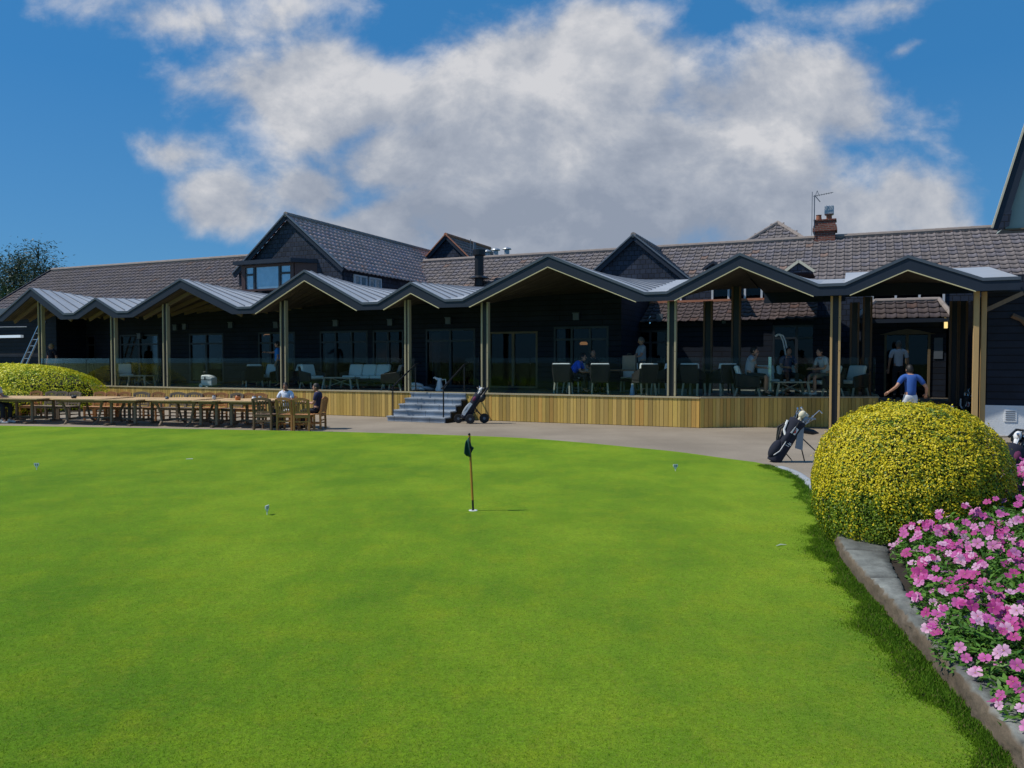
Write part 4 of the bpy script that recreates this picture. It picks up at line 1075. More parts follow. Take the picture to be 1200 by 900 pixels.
# ------------------------------------------------------------------ outbuilding and ladder at the left
ob = facade_empty('outbuilding', 'low dark outbuilding with pale strip light past the left end of the canopy', 'building', -31, 2.5)
mb = MB(); mb.box(-9, 1.6, 0, 4, 0, 3.9); mb.build('wall', MT['weatherboard'], ob)
mb = MB(); mb.box(-9.3, 1.9, -.6, 4.2, 3.95, 4.25); mb.build('flat_roof', MT['flash'], ob)
s, z = onf(25, 382, 2.0); mb = MB(); mb.tube([(-9, -.5, z + .05), (s + 31 + .4, -.5, z - .05)], .03, 6); mb.build('cable', MT['flash'], ob)
s, z = onf(24, 394, 2.0); mb = MB(); mb.box(-9, s + 31, -.5, -.36, z - .06, z + .06); mb.build('strip_light', MT['tubelight'], ob)
la = F(*[(lambda q: (q[0], 1.2))(onf(22, 428, 1.2))][0], 0); 
lad = empty('ladder', (la.x, la.y, 0), -FA, 'aluminium ladder leaning against the left end of the terrace', 'ladder')
zt = onf(40, 376, 1.2)[1]; dx = onf(40, 376, 1.2)[0] - onf(22, 428, 1.2)[0]
def lpt(z, side): return (dx * (z - 1.6) / (zt - 1.6) + side, 0 + z * .12, z)
mb = MB()
for sd in (-.19, .19): mb.bar(lpt(0, sd), lpt(zt, sd), .035, .07, (0, 1, 0))
mb.build('stile', MT['chrome'], lad)
mb = MB(); z = .25
while z < zt - .05: mb.tube([lpt(z, -.19), lpt(z, .19)], .018, 6); z += .28
mb.build('rung', MT['chrome'], lad)
# ------------------------------------------------------------------ teak chairs and tables
ROWZ = math.atan2(-.203, .979); RD = Vector((.979, -.203, 0)); RN_ = Vector((.203, .979, 0)); RA = onz(100, 498.6, 0)
def rowpt(px, off):
    d = ray(px, 490); u = d.x / d.y; A_ = RA + RN_ * off
    t = (A_.x - u * A_.y) / (u * RD.y - RD.x); return A_ + RD * t
def teak_chair(label, mat, w=.47, arms=False, group='teak garden chairs around the long tables'):
    r = empty('garden_chair', (0, 0, 0), 0, label, 'chair', group); h = w / 2
    for x in (-h + .025, h - .025):
        m = MB(); m.box(x - .024, x + .024, -.22, -.17, 0, .44 if not arms else .64); m.build('leg', mat, r)
        m = MB(); m.bar((x, .21, 0), (x, .20, .45), .048, .05, (0, 1, 0)); m.bar((x, .20, .44), (x, .27, .90), .048, .045, (0, 1, 0)); m.build('leg', mat, r)
    m = MB(); m.box(-h + .01, h - .01, -.225, -.20, .37, .43); m.box(-h + .05, h - .05, .19, .215, .37, .43)
    for k in range(6): y = -.235 + .078 * k; m.box(-h, h, y, y + .066, .435, .458)
    m.build('seat', mat, r, bevel=.004)
    m = MB(); m.bar((-h + .05, .21, .52), (h - .05, .21, .52), .03, .05)
    n = 6
    pts = []
    for k in range(9):
        t = k / 8; pts.append((-h + .03 + (w - .06) * t, .262, .86 + .05 * math.sin(math.pi * t)))
    for a, b in zip(pts, pts[1:]): m.bar(a, b, .03, .085)
    for k in range(n):
        x = -h + .075 + (w - .15) * k / (n - 1); m.bar((x, .212, .53), (x, .26, .85), .034, .014, (0, 1, 0))
    m.build('backrest', mat, r)
    m = MB()
    for x in (-h + .025, h - .025): m.bar((x, -.19, .17), (x, .205, .17), .022, .035)
    m.bar((-h + .03, 0, .17), (h - .03, 0, .17), .022, .035); m.bar((-h + .03, .20, .26), (h - .03, .20, .26), .02, .035); m.build('stretcher', mat, r)
    if arms:
        for x in (-h + .02, h - .02): m = MB(); m.bar((x, -.25, .655), (x, .24, .665), .06, .025); m.build('armrest', mat, r)
    return r
protos = {}
def chair_at(P, rz, kind, label):
    if kind not in protos:
        c = teak_chair(label, {'o': MT['teak'], 'g': MT['teakgrey'], 'G': MT['teakgrey'], 'd': MT['teakdark'], 'D': MT['teakdark']}[kind], .47 if kind in 'ogd' else .60, kind in 'GD'); protos[kind] = c
    else: c = copy_tree(protos[kind])
    c['label'] = label; c.location = (P.x, P.y, 0.006); c.rotation_euler = (0, 0, rz); c.scale = (.97, .97, .92); return c
far = [(-8, 'd'), (36, 'o'), (54, 'g'), (66, 'g'), (81, 'g'), (111, 'o'), (124, 'o'), (140, 'o'), (160, 'G'), (180, 'o'), (203, 'G'), (222, 'G'), (240, 'o'), (254, 'o'), (272, 'g'), (287, 'o'), (300, 'o')]
desc = {'o': 'orange teak slatted chair', 'g': 'silvery slatted chair', 'G': 'wide weathered grey armchair', 'd': 'dark brown teak chair'}
wh = ['far side of the first table at the left edge', 'behind the left table, by the small yellow bush', 'past the first table, leftmost of three grey', 'in front of the mound, middle of three grey', 'in front of the mound, rightmost of three grey',
      'behind the left oval table, left of an adjoining pair', 'at the right end of the mound, right of an adjoining pair', 'below the first post right of the mound', 'between two orange chairs below the terrace table', 'just left of the wide pair of grey armchairs',
      'left of the two adjoining grey armchairs', 'right of the two adjoining grey armchairs', 'below the white cooler, left of a pair', 'right of the white cooler, with a tumbler before it', 'single grey one among the orange ones', 'behind the amber jar', 'rightmost on the far side, nearest the man in white']
for (px, k), w_ in zip(far, wh):
    P = rowpt(px, 1.86 + random.uniform(-.06, .06)); chair_at(P, ROWZ + random.uniform(-.06, .06), k, desc[k] + ' ' + w_)
def table(px0, px1, dep, oval, label):
    a = rowpt(px0, .0); b = rowpt(px1, 0.0); L = (b - a).length; c = (a + b) / 2 + RN_ * (dep / 2 - .08)
    r = empty('garden_table', (c.x, c.y, .006), ROWZ, label, 'table', 'teak garden tables set end to end'); hx = L / 2; hy = dep / 2
    if oval == 2: poly = [(hx * math.cos(t) * (1.0), hy * math.sin(t)) for t in np.linspace(0, 2 * math.pi, 29)[:-1]]; poly = [(hx * (abs(math.cos(t)) ** .7) * (1 if math.cos(t) > 0 else -1), hy * (abs(math.sin(t)) ** .7) * (1 if math.sin(t) > 0 else -1)) for t in np.linspace(.001, 2 * math.pi, 29)[:-1]]
    elif oval == 1: poly = [(-hx, -hy * .55), (-hx * .72, -hy), (hx * .72, -hy), (hx, -hy * .55), (hx, hy * .55), (hx * .72, hy), (-hx * .72, hy), (-hx, hy * .55)]
    else: poly = [(-hx, -hy), (hx, -hy), (hx, hy), (-hx, hy)]
    m = MB()
    # slatted planks clipped to the outline by half-plane scanning
    n = int(dep / .075); pw = dep / n
    for k in range(n):
        y0 = -hy + k * pw + .003; y1 = -hy + (k + 1) * pw - .003
        def ext(y):
            xs = []
            for (x1_, y1_), (x2_, y2_) in zip(poly, poly[1:] + poly[:1]):
                if (y1_ - y) * (y2_ - y) < 0: xs.append(x1_ + (x2_ - x1_) * (y - y1_) / (y2_ - y1_))
            return (min(xs), max(xs)) if len(xs) >= 2 else None
        e0, e1 = ext(y0 + .001), ext(y1 - .001)
        if e0 and e1:
            cc = random.uniform(.85, 1.12); m.col = (cc, cc * .99, cc * .96)
            m.slab([(e0[0], y0), (e0[1], y0), (e1[1], y1), (e1[0], y1)], .715, .745)
    m.build('tabletop', MT['teaktop'], r)
    m = MB(); ax, ay = hx * .62, hy * .62
    m.box(-ax, ax, -ay - .015, -ay + .015, .63, .712); m.box(-ax, ax, ay - .015, ay + .015, .63, .712); m.box(-ax - .015, -ax + .015, -ay + .02, ay - .02, .63, .71); m.box(ax - .015, ax + .015, -ay + .02, ay - .02, .63, .71); m.build('apron', MT['teakgrey'], r)
    for sx in (-1, 1):
        for sy in (-1, 1):
            m = MB()
            if oval == 2:
                m.tube([(sx * ax * 1.08, sy * ay, .70), (sx * ax * .92, sy * ay * .9, .60), (sx * ax * .80, sy * ay * .8, .36), (sx * ax * .72, sy * ay * .85, .12), (sx * ax * .66, sy * ay * 1.15, .0)], [.05, .042, .036, .034, .036], 6)
            else:
                m.bar((sx * ax * .92, sy * ay * .85, .70), (sx * ax * .92, sy * ay * .85, .04), .07, .055, (0, 1, 0)); m.bar((sx * ax * .92, sy * ay * .6, .04), (sx * ax * .92, sy * hy * .93, .025), .07, .05)
            m.build('leg', MT['teakgrey'], r)
    m = MB(); m.bar((-ax * .8, 0, .16), (ax * .8, 0, .16), .05, .05)
    for sx in (-1, 1): m.bar((sx * ax * .85, -ay * .8, .14), (sx * ax * .85, ay * .8, .14), .04, .05)
    m.build('stretcher', MT['teakgrey'], r); return c
T = [table(-32, 46, 1.5, 0, 'teak table at the far left edge of the lawn, with straight legs'),
     table(47, 128, 1.7, 2, 'rounded teak table with curved legs in front of the yellow green mound'),
     table(113, 162, 1.4, 0, 'straight legged teak table between the two rounded ones'),
     table(160, 236, 1.7, 2, 'rounded teak table with curved legs below the white cooler'),
     table(222, 255, 1.4, 1, 'narrow teak table with straight legs right of the second rounded one'),
     table(253, 309, 1.5, 1, 'teak table carrying the amber jar, nearest the seated men')]
T7 = rowpt(352, .62)
# small round table hidden between the men
r = empty('garden_table', (T7.x, T7.y, .006), ROWZ, 'small round teak table between the two seated men, seen through the chair backs', 'table', 'teak garden tables set end to end')
m = MB(); m.lathe([(.29, .655), (.30, .67), (.29, .685)], 24); m.build('tabletop', MT['teaktop'], r)
for k in range(4):
    a = math.pi / 4 + k * math.pi / 2; m = MB(); m.tube([(.22 * math.cos(a), .22 * math.sin(a), .655), (.2 * math.cos(a), .2 * math.sin(a), .35), (.24 * math.cos(a), .24 * math.sin(a), 0)], .03, 6); m.build('leg', MT['teakgrey'], r)
chair_at(rowpt(313, -.15), ROWZ + math.pi - .1, 'D', 'wide dark armchair seen from behind, left of the three nearest chair backs')
chair_at(rowpt(337.5, -.12), ROWZ + math.pi + .02, 'o', 'orange teak chair seen from behind with a white cloth on its seat')
chair_at(rowpt(356.5, -.18), ROWZ + math.pi + .12, 'o', 'orange teak chair seen from behind, right of the three nearest chair backs')
C_NAVY = rowpt(370, .32); CH_N = ROWZ - math.pi / 2 + .12
chair_at(C_NAVY, CH_N, 'o', 'teak chair the man in navy sits on, side on to the lawn')
C_WHITE = rowpt(335, .85); chair_at(C_WHITE, ROWZ + .05, 'o', 'teak chair under the man in the white polo shirt')
# things on the tables
def topthing(px, off, name, label, cat, fn):
    P = rowpt(px, off); e = empty(name, (P.x, P.y, .751), 0, label, cat); fn(e)
def jar(mt, r0=.05, h=.12):
    def f(e):
        m = MB(); m.lathe([(r0 * .8, 0), (r0, .02), (r0, h * .8), (r0 * .75, h)], 14); m.build('jar_body', MT[mt], e, smooth=True)
        m = MB(); m.lathe([(r0 * .8, h), (r0 * .8, h + .02)], 12); m.build('lid', MT['black'] if mt == 'amber' else MT['flash'], e)
    return f
topthing(87, .30, 'ashtray', 'small black pot on the left rounded table', 'pot', jar('black', .07, .07))
topthing(196, .45, 'ashtray', 'small dark pot on the second rounded table', 'pot', jar('flash', .05, .06))
topthing(251, .5, 'tumbler', 'clear tumbler with reddish rim on the narrow table', 'glass', jar('glassy', .05, .11))
topthing(279, .35, 'jar', 'squat amber jar on the table nearest the seated men', 'jar', jar('amber', .075, .13))
topthing(298, .45, 'tumbler', 'white cup beside the dark armchair', 'cup', jar('white', .06, .10))
topthing(305, .7, 'tumbler', 'pale cup at the right end of the last table', 'cup', jar('white', .05, .09))
P = rowpt(338, -.12); tw = empty('folded_napkin', (P.x, P.y, .47), .3, 'white folded cloth lying on the teak chair seat', 'cloth'); m = MB(); m.tube([(-.14, 0, .03), (-.05, .04, .045), (.14, .02, .03)], [.03, .05, .035], 8); m.build('cloth_fold', MT['shoe_white'], tw, smooth=True)
# ------------------------------------------------------------------ people
def skin_eval(pts, edges, rad, sub=1):
    me = bpy.data.meshes.new('tmp'); me.from_pydata([tuple(p) for p in pts], edges, [])
    ob = bpy.data.objects.new('tmp', me); COL.objects.link(ob)
    sk = ob.modifiers.new('s', 'SKIN'); sk.use_smooth_shade = True
    for d, r_ in zip(me.skin_vertices[0].data, rad): d.radius = (r_, r_) if not hasattr(r_, '__len__') else r_
    me.skin_vertices[0].data[0].use_root = True
    if sub: sb = ob.modifiers.new('b', 'SUBSURF'); sb.levels = sub; sb.render_levels = sub
    dg = bpy.context.evaluated_depsgraph_get(); ev = ob.evaluated_get(dg); m2 = ev.to_mesh()
    V = [tuple(v.co) for v in m2.vertices]; Fc = [tuple(p.vertices) for p in m2.polygons]
    ev.to_mesh_clear(); bpy.data.objects.remove(ob); bpy.data.meshes.remove(me)
    return V, Fc
def pose_stand(): return dict(pel=(0, 0, .95), wai=(0, .01, 1.12), che=(0, .0, 1.30), neb=(0, .01, 1.46), hd=(0, -.02, 1.63), shL=(.19, 0, 1.42), shR=(-.19, 0, 1.42), elL=(.25, .03, 1.14), elR=(-.25, .03, 1.14), wrL=(.26, -.06, .90), wrR=(-.26, -.06, .90),
    hiL=(.095, 0, .90), hiR=(-.095, 0, .90), knL=(.10, -.02, .49), knR=(-.10, -.02, .49), anL=(.10, .02, .09), anR=(-.10, .02, .09))
def pose_sit(): return dict(pel=(0, .04, .56), wai=(0, .07, .72), che=(0, .05, .90), neb=(0, .03, 1.07), hd=(0, -.01, 1.24), shL=(.19, .04, 1.03), shR=(-.19, .04, 1.03), elL=(.24, -.04, .78), elR=(-.24, -.04, .78), wrL=(.13, -.26, .77), wrR=(-.13, -.26, .77),
    hiL=(.095, 0, .54), hiR=(-.095, 0, .54), knL=(.13, -.42, .53), knR=(-.13, -.42, .53), anL=(.13, -.40, .09), anR=(-.13, -.40, .09))
def person(loc, rz, label, pose, top, legs, skin='skin', hair='hair', shoe='shoe_dark', yaw=0.0, short=True, shorts=False, hairlong=False, bald=False, scale=1.0, nod=0.0):
    J = {k: Vector(v) for k, v in pose.items()}
    r = empty('person', loc, rz, label, 'person'); r.scale = (scale,) * 3
    fw = Vector((0, -1, 0))
    # body
    names = ['pel', 'wai', 'che', 'neb', 'nk', 'shL', 'elL', 'wrL', 'shR', 'elR', 'wrR', 'hiL', 'knL', 'anL', 'toL', 'hiR', 'knR', 'anR', 'toR']
    J['nk'] = J['neb'] + (J['hd'] - J['neb']) * .45
    for s_ in 'LR': J['to' + s_] = J['an' + s_] + Vector((.01 if s_ == 'L' else -.01, -.15, -.05))
    pts = [J[n] for n in names]; ix = {n: i for i, n in enumerate(names)}
    rad = {'pel': .12, 'wai': .115, 'che': .13, 'neb': .075, 'nk': .055, 'sh': .06, 'el': .042, 'wr': .028, 'hi': .082, 'kn': .056, 'an': .040, 'to': .035}
    rr = [rad.get(n, rad.get(n[:2])) for n in names]
    E_ = [('pel', 'wai'), ('wai', 'che'), ('che', 'neb'), ('neb', 'nk')]
    for s_ in 'LR': E_ += [('neb', 'sh' + s_), ('sh' + s_, 'el' + s_), ('el' + s_, 'wr' + s_), ('pel', 'hi' + s_), ('hi' + s_, 'kn' + s_), ('kn' + s_, 'an' + s_), ('an' + s_, 'to' + s_)]
    E_ = [(ix[a], ix[b]) for a, b in E_]
    V, Fc = skin_eval(pts, E_, rr)
    m = MB(); m.mi = 0; m.add(V, Fc)
    # hands: palm and five curled fingers
    for s_ in 'LR':
        d = (J['wr' + s_] - J['el' + s_]).normalized(); w = J['wr' + s_]; side = d.cross(Vector((0, 0, 1)));
        side = side.normalized() if side.length > .1 else Vector((1, 0, 0)); dn = side.cross(d)
        m.tube([w - d * .02, w + d * .045, w + d * .09], [.026, .036, .032], 8)
        for k in range(4):
            b = w + d * .085 + side * (-.028 + .019 * k); L = (.065, .078, .074, .055)[k]
            m.tube([b, b + d * L * .55 - dn * .008, b + d * L * .85 - dn * .03], [.0095, .0085, .0065], 6)
        b = w + d * .03 + side * -.034; m.tube([b, b + d * .03 - side * .024, b + d * .06 - side * .026], [.012, .010, .008], 6)
    # head
    M = Matrix.Translation(J['hd']) @ Matrix.Rotation(yaw, 4, 'Z') @ Matrix.Rotation(nod, 4, 'X')
    m.M = M
    m.ell((0, 0, .005), (.074, .094, .115), 18, 14); m.ell((0, -.03, -.055), (.056, .062, .06), 12, 8)
    m.tube([(0, -.088, .02), (0, -.112, -.018), (0, -.09, -.026)], [.009, .015, .011], 7)
    for x in (-.076, .076): m.ell((x, .008, -.005), (.012, .022, .03), 8, 6)
    m.ell((0, -.083, -.062), (.022, .008, .008), 8, 5)
    m.mi = 1
    for x in (-.03, .03): m.ell((x, -.082, .012), (.012, .008, .007), 8, 5)
    m.mi = 2; m.ell((0, -.088, -.060), (.023, .006, .005), 8, 5)
    m.M = None
    m.build('body', [MT[skin], MT['eye'], MT['lip']], r, smooth=True)
    # hair
    if True:
        h = MB(); h.M = M; P = []; FS = []; seg = 24; rg = 9
        for i in range(rg + 1):
            for k in range(seg):
                a = 2 * math.pi * k / seg; front = max(0, -math.sin(a))
                lim = (2.15 if not hairlong else 2.6) - 1.25 * front ** .8
                if bald: lim = .0 + (1.9 if front < .2 else .4)
                t0 = .0 if not bald else 1.15
                t = t0 + (max(lim, t0 + .05) - t0) * i / rg
                q = 1.08 + .012 * math.sin(k * 3 + i * 2); P.append((.078 * q * math.sin(t) * math.cos(a), .098 * q * math.sin(t) * math.sin(a) + .004, .118 * q * math.cos(t) + .008))
        for i in range(rg):
            for k in range(seg):
                k2 = (k + 1) % seg; FS.append((i * seg + k, (i + 1) * seg + k, (i + 1) * seg + k2, i * seg + k2))
        h.add(P, FS); h.build('hair', MT[hair], r, smooth=True)
    # shirt
    def lerp(a, b, t): return J[a] + (J[b] - J[a]) * t
    sp = [J['pel'] + (J['pel'] - J['wai']) * .25, J['wai'], J['che'], J['neb'] + Vector((0, 0, -.005))]; sr = [.155, .136, .148, .092]; se = [(0, 1), (1, 2), (2, 3)]
    for s_ in 'LR':
        b = len(sp); sp += [J['sh' + s_], lerp('sh' + s_, 'el' + s_, .42), lerp('sh' + s_, 'el' + s_, .75 if short else 1.0)]; sr += [.078, .066, .060]; se += [(3, b), (b, b + 1), (b + 1, b + 2)]
        if not short: sp.append(lerp('el' + s_, 'wr' + s_, .93)); sr.append(.042); se.append((b + 2, b + 3))
    V, Fc = skin_eval(sp, se, sr); s = MB(); s.add(V, Fc); s.tube([J['neb'] + Vector((0, -.004, .0)), J['neb'] + Vector((0, -.008, .035))], [.082, .072], 14, caps=False); s.build('shirt', MT[top], r, smooth=True)
    tp = [J['pel'] + (J['wai'] - J['pel']) * .75, J['pel'] - Vector((0, 0, .03))]; tr_ = [.128, .134]; te = [(0, 1)]
    for s_ in 'LR':
        b = len(tp); tp += [J['hi' + s_], lerp('hi' + s_, 'kn' + s_, .5), J['kn' + s_]]; tr_ += [.098, .086, .074]; te += [(1, b), (b, b + 1), (b + 1, b + 2)]
        if not shorts: tp += [lerp('kn' + s_, 'an' + s_, .9)]; tr_ += [.060]; te += [(b + 2, b + 3)]
    V, Fc = skin_eval(tp, te, tr_); s = MB(); s.add(V, Fc); s.build('trousers' if not shorts else 'shorts', MT[legs], r, smooth=True)
    for s_ in 'LR':
        a = J['an' + s_]; s = MB(); s.tube([a + Vector((0, .05, -.05)), a + Vector((0, -.02, -.042)), a + Vector((0, -.12, -.052)), a + Vector((0, -.19, -.06))], [.036, .046, .040, .026], 10); s.tube([a + Vector((0, .01, -.03)), a + Vector((0, .0, .02))], [.046, .044], 10); s.build('shoe', MT[shoe], r, smooth=True)
    return r
# seated men on the lawn-side terrace
p = pose_sit(); p['elL'] = (.26, -.10, .80); p['wrL'] = (.14, -.32, .78); p['elR'] = (-.26, -.08, .80); p['wrR'] = (-.10, -.30, .78)
person((C_WHITE.x, C_WHITE.y, .006), ROWZ + .05, 'man in a white polo shirt sitting at a teak table facing the lawn', p, 'polo_white', 'navy_trousers', yaw=.25, skin='skinb', scale=.90)
p = pose_sit(); p['wrL'] = (.05, -.34, .80); p['wrR'] = (-.08, -.33, .78); p['che'] = (0, .08, .90); p['neb'] = (0, .07, 1.07); p['hd'] = (0, .02, 1.24); p['shL'] = (.19, .08, 1.03); p['shR'] = (-.19, .08, 1.03); p['elL'] = (.23, .02, .77); p['elR'] = (-.23, .02, .77)
person((C_NAVY.x, C_NAVY.y, .006), CH_N, 'man in a navy polo shirt sitting side on at the right end of the tables', p, 'polo_navy', 'navy_trousers', yaw=.1, scale=.90)
# person at the left edge
Pq = rowpt(-6, .20); chair_at(Pq, ROWZ + math.pi / 2, 'd', 'dark chair holding the person cut off by the left edge')
p = pose_sit(); person((Pq.x, Pq.y, .006), ROWZ + math.pi / 2, 'person in pale top and navy trousers cut off by the left edge of the picture', p, 'tee_pale', 'navy_trousers', shoe='shoe_white')
# golfers at the porch
g = onz(1066, 511, 0.02)
p = pose_stand(); p['elL'] = (.34, .06, 1.20); p['wrL'] = (.44, -.16, 1.06); p['elR'] = (-.36, .04, 1.18); p['wrR'] = (-.42, -.14, 1.02); p['knL'] = (.10, -.10, .50); p['anL'] = (.10, -.10, .10); p['anR'] = (-.10, .14, .12); p['hd'] = (0, -.07, 1.60); p['neb'] = (0, -.03, 1.45)
person((g.x, g.y, .02), math.pi - .1, 'man in a blue polo shirt and white trousers walking away beyond the yellow bush', p, 'polo_blue', 'chino_white', hair='hair', shoe='shoe_white')
g = F(S(1053, 4.7, 420), 4.7, .69)
person((g.x, g.y, .69), math.pi - .25, 'grey haired man in a white shirt seen from behind at the porch door', pose_stand(), 'polo_white', 'charcoal_cloth', hair='hairgrey')
def deckpt(px, n): return F(S(px, n, 440), n, DECK)
# ------------------------------------------------------------------ terrace furniture
def wicker_chair(label, P, rz, mat='wicker', cush='cushion', w=.72, wide=1, group='wicker lounge seats on the terrace', name='lounge_chair', cat='armchair'):
    r = empty(name, (P.x, P.y, DECK + .002), rz, label, cat, group); W = w * wide; h = W / 2
    m = MB()
    m.box(-h + .06, h - .06, -.34, .30, .22, .34)
    for sx in (-1, 1):
        x = sx * (h - .03)
        m.prism([(-.0, 0), (0, 0), (0, 0)], 0, 0) if False else None
        m.add([(x - .03, -.36, .24), (x + .03, -.36, .24), (x + .03, .30, .24), (x - .03, .30, .24), (x - .03, -.36, .56), (x + .03, -.36, .56), (x + .03, .34, .66), (x - .03, .34, .66)], [(0, 3, 2, 1), (4, 5, 6, 7), (0, 1, 5, 4), (1, 2, 6, 5), (2, 3, 7, 6), (3, 0, 4, 7)])
    m.add([(-h + .06, .24, .24), (h - .06, .24, .24), (h - .06, .30, .24), (-h + .06, .30, .24), (-h + .04, .40, .80), (h - .04, .40, .80), (h - .04, .46, .80), (-h + .04, .46, .80)], [(0, 3, 2, 1), (4, 5, 6, 7), (0, 1, 5, 4), (1, 2, 6, 5), (2, 3, 7, 6), (3, 0, 4, 7)])
    m.build('frame', MT[mat], r, bevel=.02)
    for sx in (-1, 1):
        for y0, y1 in ((-.30, -.36), (.26, .34)):
            m = MB(); m.bar((sx * (h - .07), y0, .24), (sx * (h - .05), y1, 0), .045, .045); m.build('leg', MT['legwood'], r)
    for k in range(wide if wide > 1 else 1):
        x0 = -h + .08 + (W - .16) / wide * k; x1 = x0 + (W - .16) / wide - .02
        m = MB(); m.box(x0, x1, -.36, .24, .345, .46); m.build('seat_cushion', MT[cush], r, bevel=.035)
        m = MB(); m.add([(x0, .10, .46), (x1, .10, .46), (x1, .24, .46), (x0, .24, .46), (x0, .25, .88), (x1, .25, .88), (x1, .38, .86), (x0, .38, .86)], [(0, 3, 2, 1), (4, 5, 6, 7), (0, 1, 5, 4), (1, 2, 6, 5), (2, 3, 7, 6), (3, 0, 4, 7)]); m.build('back_cushion', MT[cush], r, bevel=.035)
    return r
def low_table(label, P, rz, L=1.1, D=.6, h=.42, mt='legwood', group='low slatted tables on the terrace', x=True):
    r = empty('coffee_table', (P.x, P.y, DECK + .002), rz, label, 'table', group)
    m = MB()
    for k in range(7): y = -D / 2 + D / 7 * k; m.box(-L / 2, L / 2, y + .004, y + D / 7 - .004, h - .035, h)
    m.build('tabletop', MT[mt], r)
    for sx in (-1, 1):
        for sy in (-1, 1): m = MB(); m.bar((sx * (L / 2 - .12), sy * (D / 2 - .06), h - .04), (sx * (L / 2 - .05), sy * (D / 2 - .04), 0), .06, .05); m.build('leg', MT[mt], r)
    if x:
        m = MB(); m.bar((-L / 2 + .12, 0, .08), (L / 2 - .3, 0, h - .06), .03, .03); m.bar((L / 2 - .12, .04, .08), (-L / 2 + .3, .04, h - .06), .03, .03); m.build('brace', MT[mt], r)
    return r
def dining_chair(label, P, rz, group='high backed woven dining chairs on the terrace'):
    r = empty('dining_chair', (P.x, P.y, DECK + .002), rz, label, 'chair', group)
    m = MB()
    def loft(a, b): m.add(a + b, [(0, 3, 2, 1), (4, 5, 6, 7), (0, 1, 5, 4), (1, 2, 6, 5), (2, 3, 7, 6), (3, 0, 4, 7)])
    loft([(-.24, .20, .36), (.24, .20, .36), (.24, .26, .36), (-.24, .26, .36)], [(-.29, .31, .90), (.29, .31, .90), (.29, .36, .90), (-.29, .36, .90)])
    m.box(-.26, .26, -.28, .22, .36, .45)
    for sx in (-1, 1): loft([(sx * .25 - .025, -.26, .45), (sx * .25 + .025, -.26, .45), (sx * .25 + .025, .22, .45), (sx * .25 - .025, .22, .45)], [(sx * .28 - .025, -.20, .62), (sx * .28 + .025, -.20, .62), (sx * .28 + .025, .28, .80), (sx * .28 - .025, .28, .80)])
    m.build('frame', MT['wicker'], r, bevel=.015)
    for sx in (-1, 1):
        for y0, y1 in ((-.24, -.26), (.20, .26)): m = MB(); m.bar((sx * .22, y0, .36), (sx * .24, y1, 0), .045, .04); m.build('leg', MT['legwood'], r)
    m = MB(); loft([(-.25, .08, .46), (.25, .08, .46), (.25, .18, .46), (-.25, .18, .46)], [(-.27, .20, .935), (.27, .20, .935), (.27, .335, .935), (-.27, .335, .935)]); m.build('back_cushion', MT['cushwhite'], r, bevel=.02)
    m = MB(); m.box(-.24, .24, -.27, .10, .452, .50); m.build('seat_cushion', MT['cushwhite'], r, bevel=.02)
    return r
wicker_chair('wicker armchair with pale cushions left of the pale sofa, facing right', deckpt(366, 1.3), R(50))
wicker_chair('long wicker sofa with pale cushions behind the low table', deckpt(430, 2.5), R(-18), wide=3, w=.62, name='sofa', cat='sofa')
wicker_chair('charcoal woven armchair with patterned cushion, back to the steps', deckpt(463, 0.85), R(-100), 'wickerdark', 'patt', w=.9)
low_table('low wooden table between the pale armchair and the sofa', deckpt(399, 1.3), R(-16), 1.25)
wicker_chair('wicker armchair with pale cushions at the far left of the terrace', deckpt(147, 1.6), R(35))
low_table('low wooden table at the far left of the terrace', deckpt(166, 0.9), R(-20), 1.0)
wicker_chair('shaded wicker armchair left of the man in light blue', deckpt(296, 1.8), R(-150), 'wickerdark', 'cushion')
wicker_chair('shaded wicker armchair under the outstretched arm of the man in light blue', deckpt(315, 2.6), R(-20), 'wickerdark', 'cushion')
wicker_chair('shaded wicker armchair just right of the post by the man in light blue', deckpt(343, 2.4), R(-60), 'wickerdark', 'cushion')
dining_chair('high backed woven chair left of the person in bright blue', deckpt(660, 0.7), math.pi - .25)
dining_chair('high backed woven chair squarely seen from behind, in front of the bald man', deckpt(703, 0.6), math.pi - .1)
dining_chair('high backed woven chair turned sideways behind the pale blue bottle', deckpt(755, 0.6), math.pi + .35)
dining_chair('high backed woven chair partly hidden by the double post', deckpt(777, 1.4), math.pi + .9)
dining_chair('woven chair at the far side of the dark table, below the paper bag', deckpt(738, 2.6), R(-20))
dining_chair('woven chair right of the double post, in deep shade', deckpt(813, 1.3), math.pi - .7)
dining_chair('woven chair at the angled corner of the terrace, in deep shade', deckpt(846, 1.5), math.pi + .4)
def dark_table(label, P, rz, L=.9, D=.8):
    r = empty('dining_table', (P.x, P.y, DECK + .002), rz, label, 'table', 'dark dining tables on the terrace'); m = MB(); m.box(-L / 2, L / 2, -D / 2, D / 2, .70, .74); m.build('tabletop', MT['teakdark'], r)
    for sx in (-1, 1):
        for sy in (-1, 1): m = MB(); m.bar((sx * (L / 2 - .06), sy * (D / 2 - .06), .70), (sx * (L / 2 - .06), sy * (D / 2 - .06), 0), .05, .05); m.build('leg', MT['black'], r)
    return P
DT = deckpt(722, 1.6); dark_table('dark dining table carrying the paper bag', DT, -FA, 1.5, .85)
dark_table('dark dining table with pale top edge right of the double post', deckpt(832, 2.2), -FA, 1.3, .8)
wicker_chair('wicker armchair under the seated person drinking, facing right', deckpt(876, 1.5), R(70), 'wicker', 'cushion')
low_table('low wooden table in front of the group on the right of the terrace', deckpt(926, 1.95), R(0), 1.05, .6, .42)
wicker_chair('pale wicker armchair behind the low table on the right', deckpt(925, 3.1), R(0), 'wicker', 'cushion')
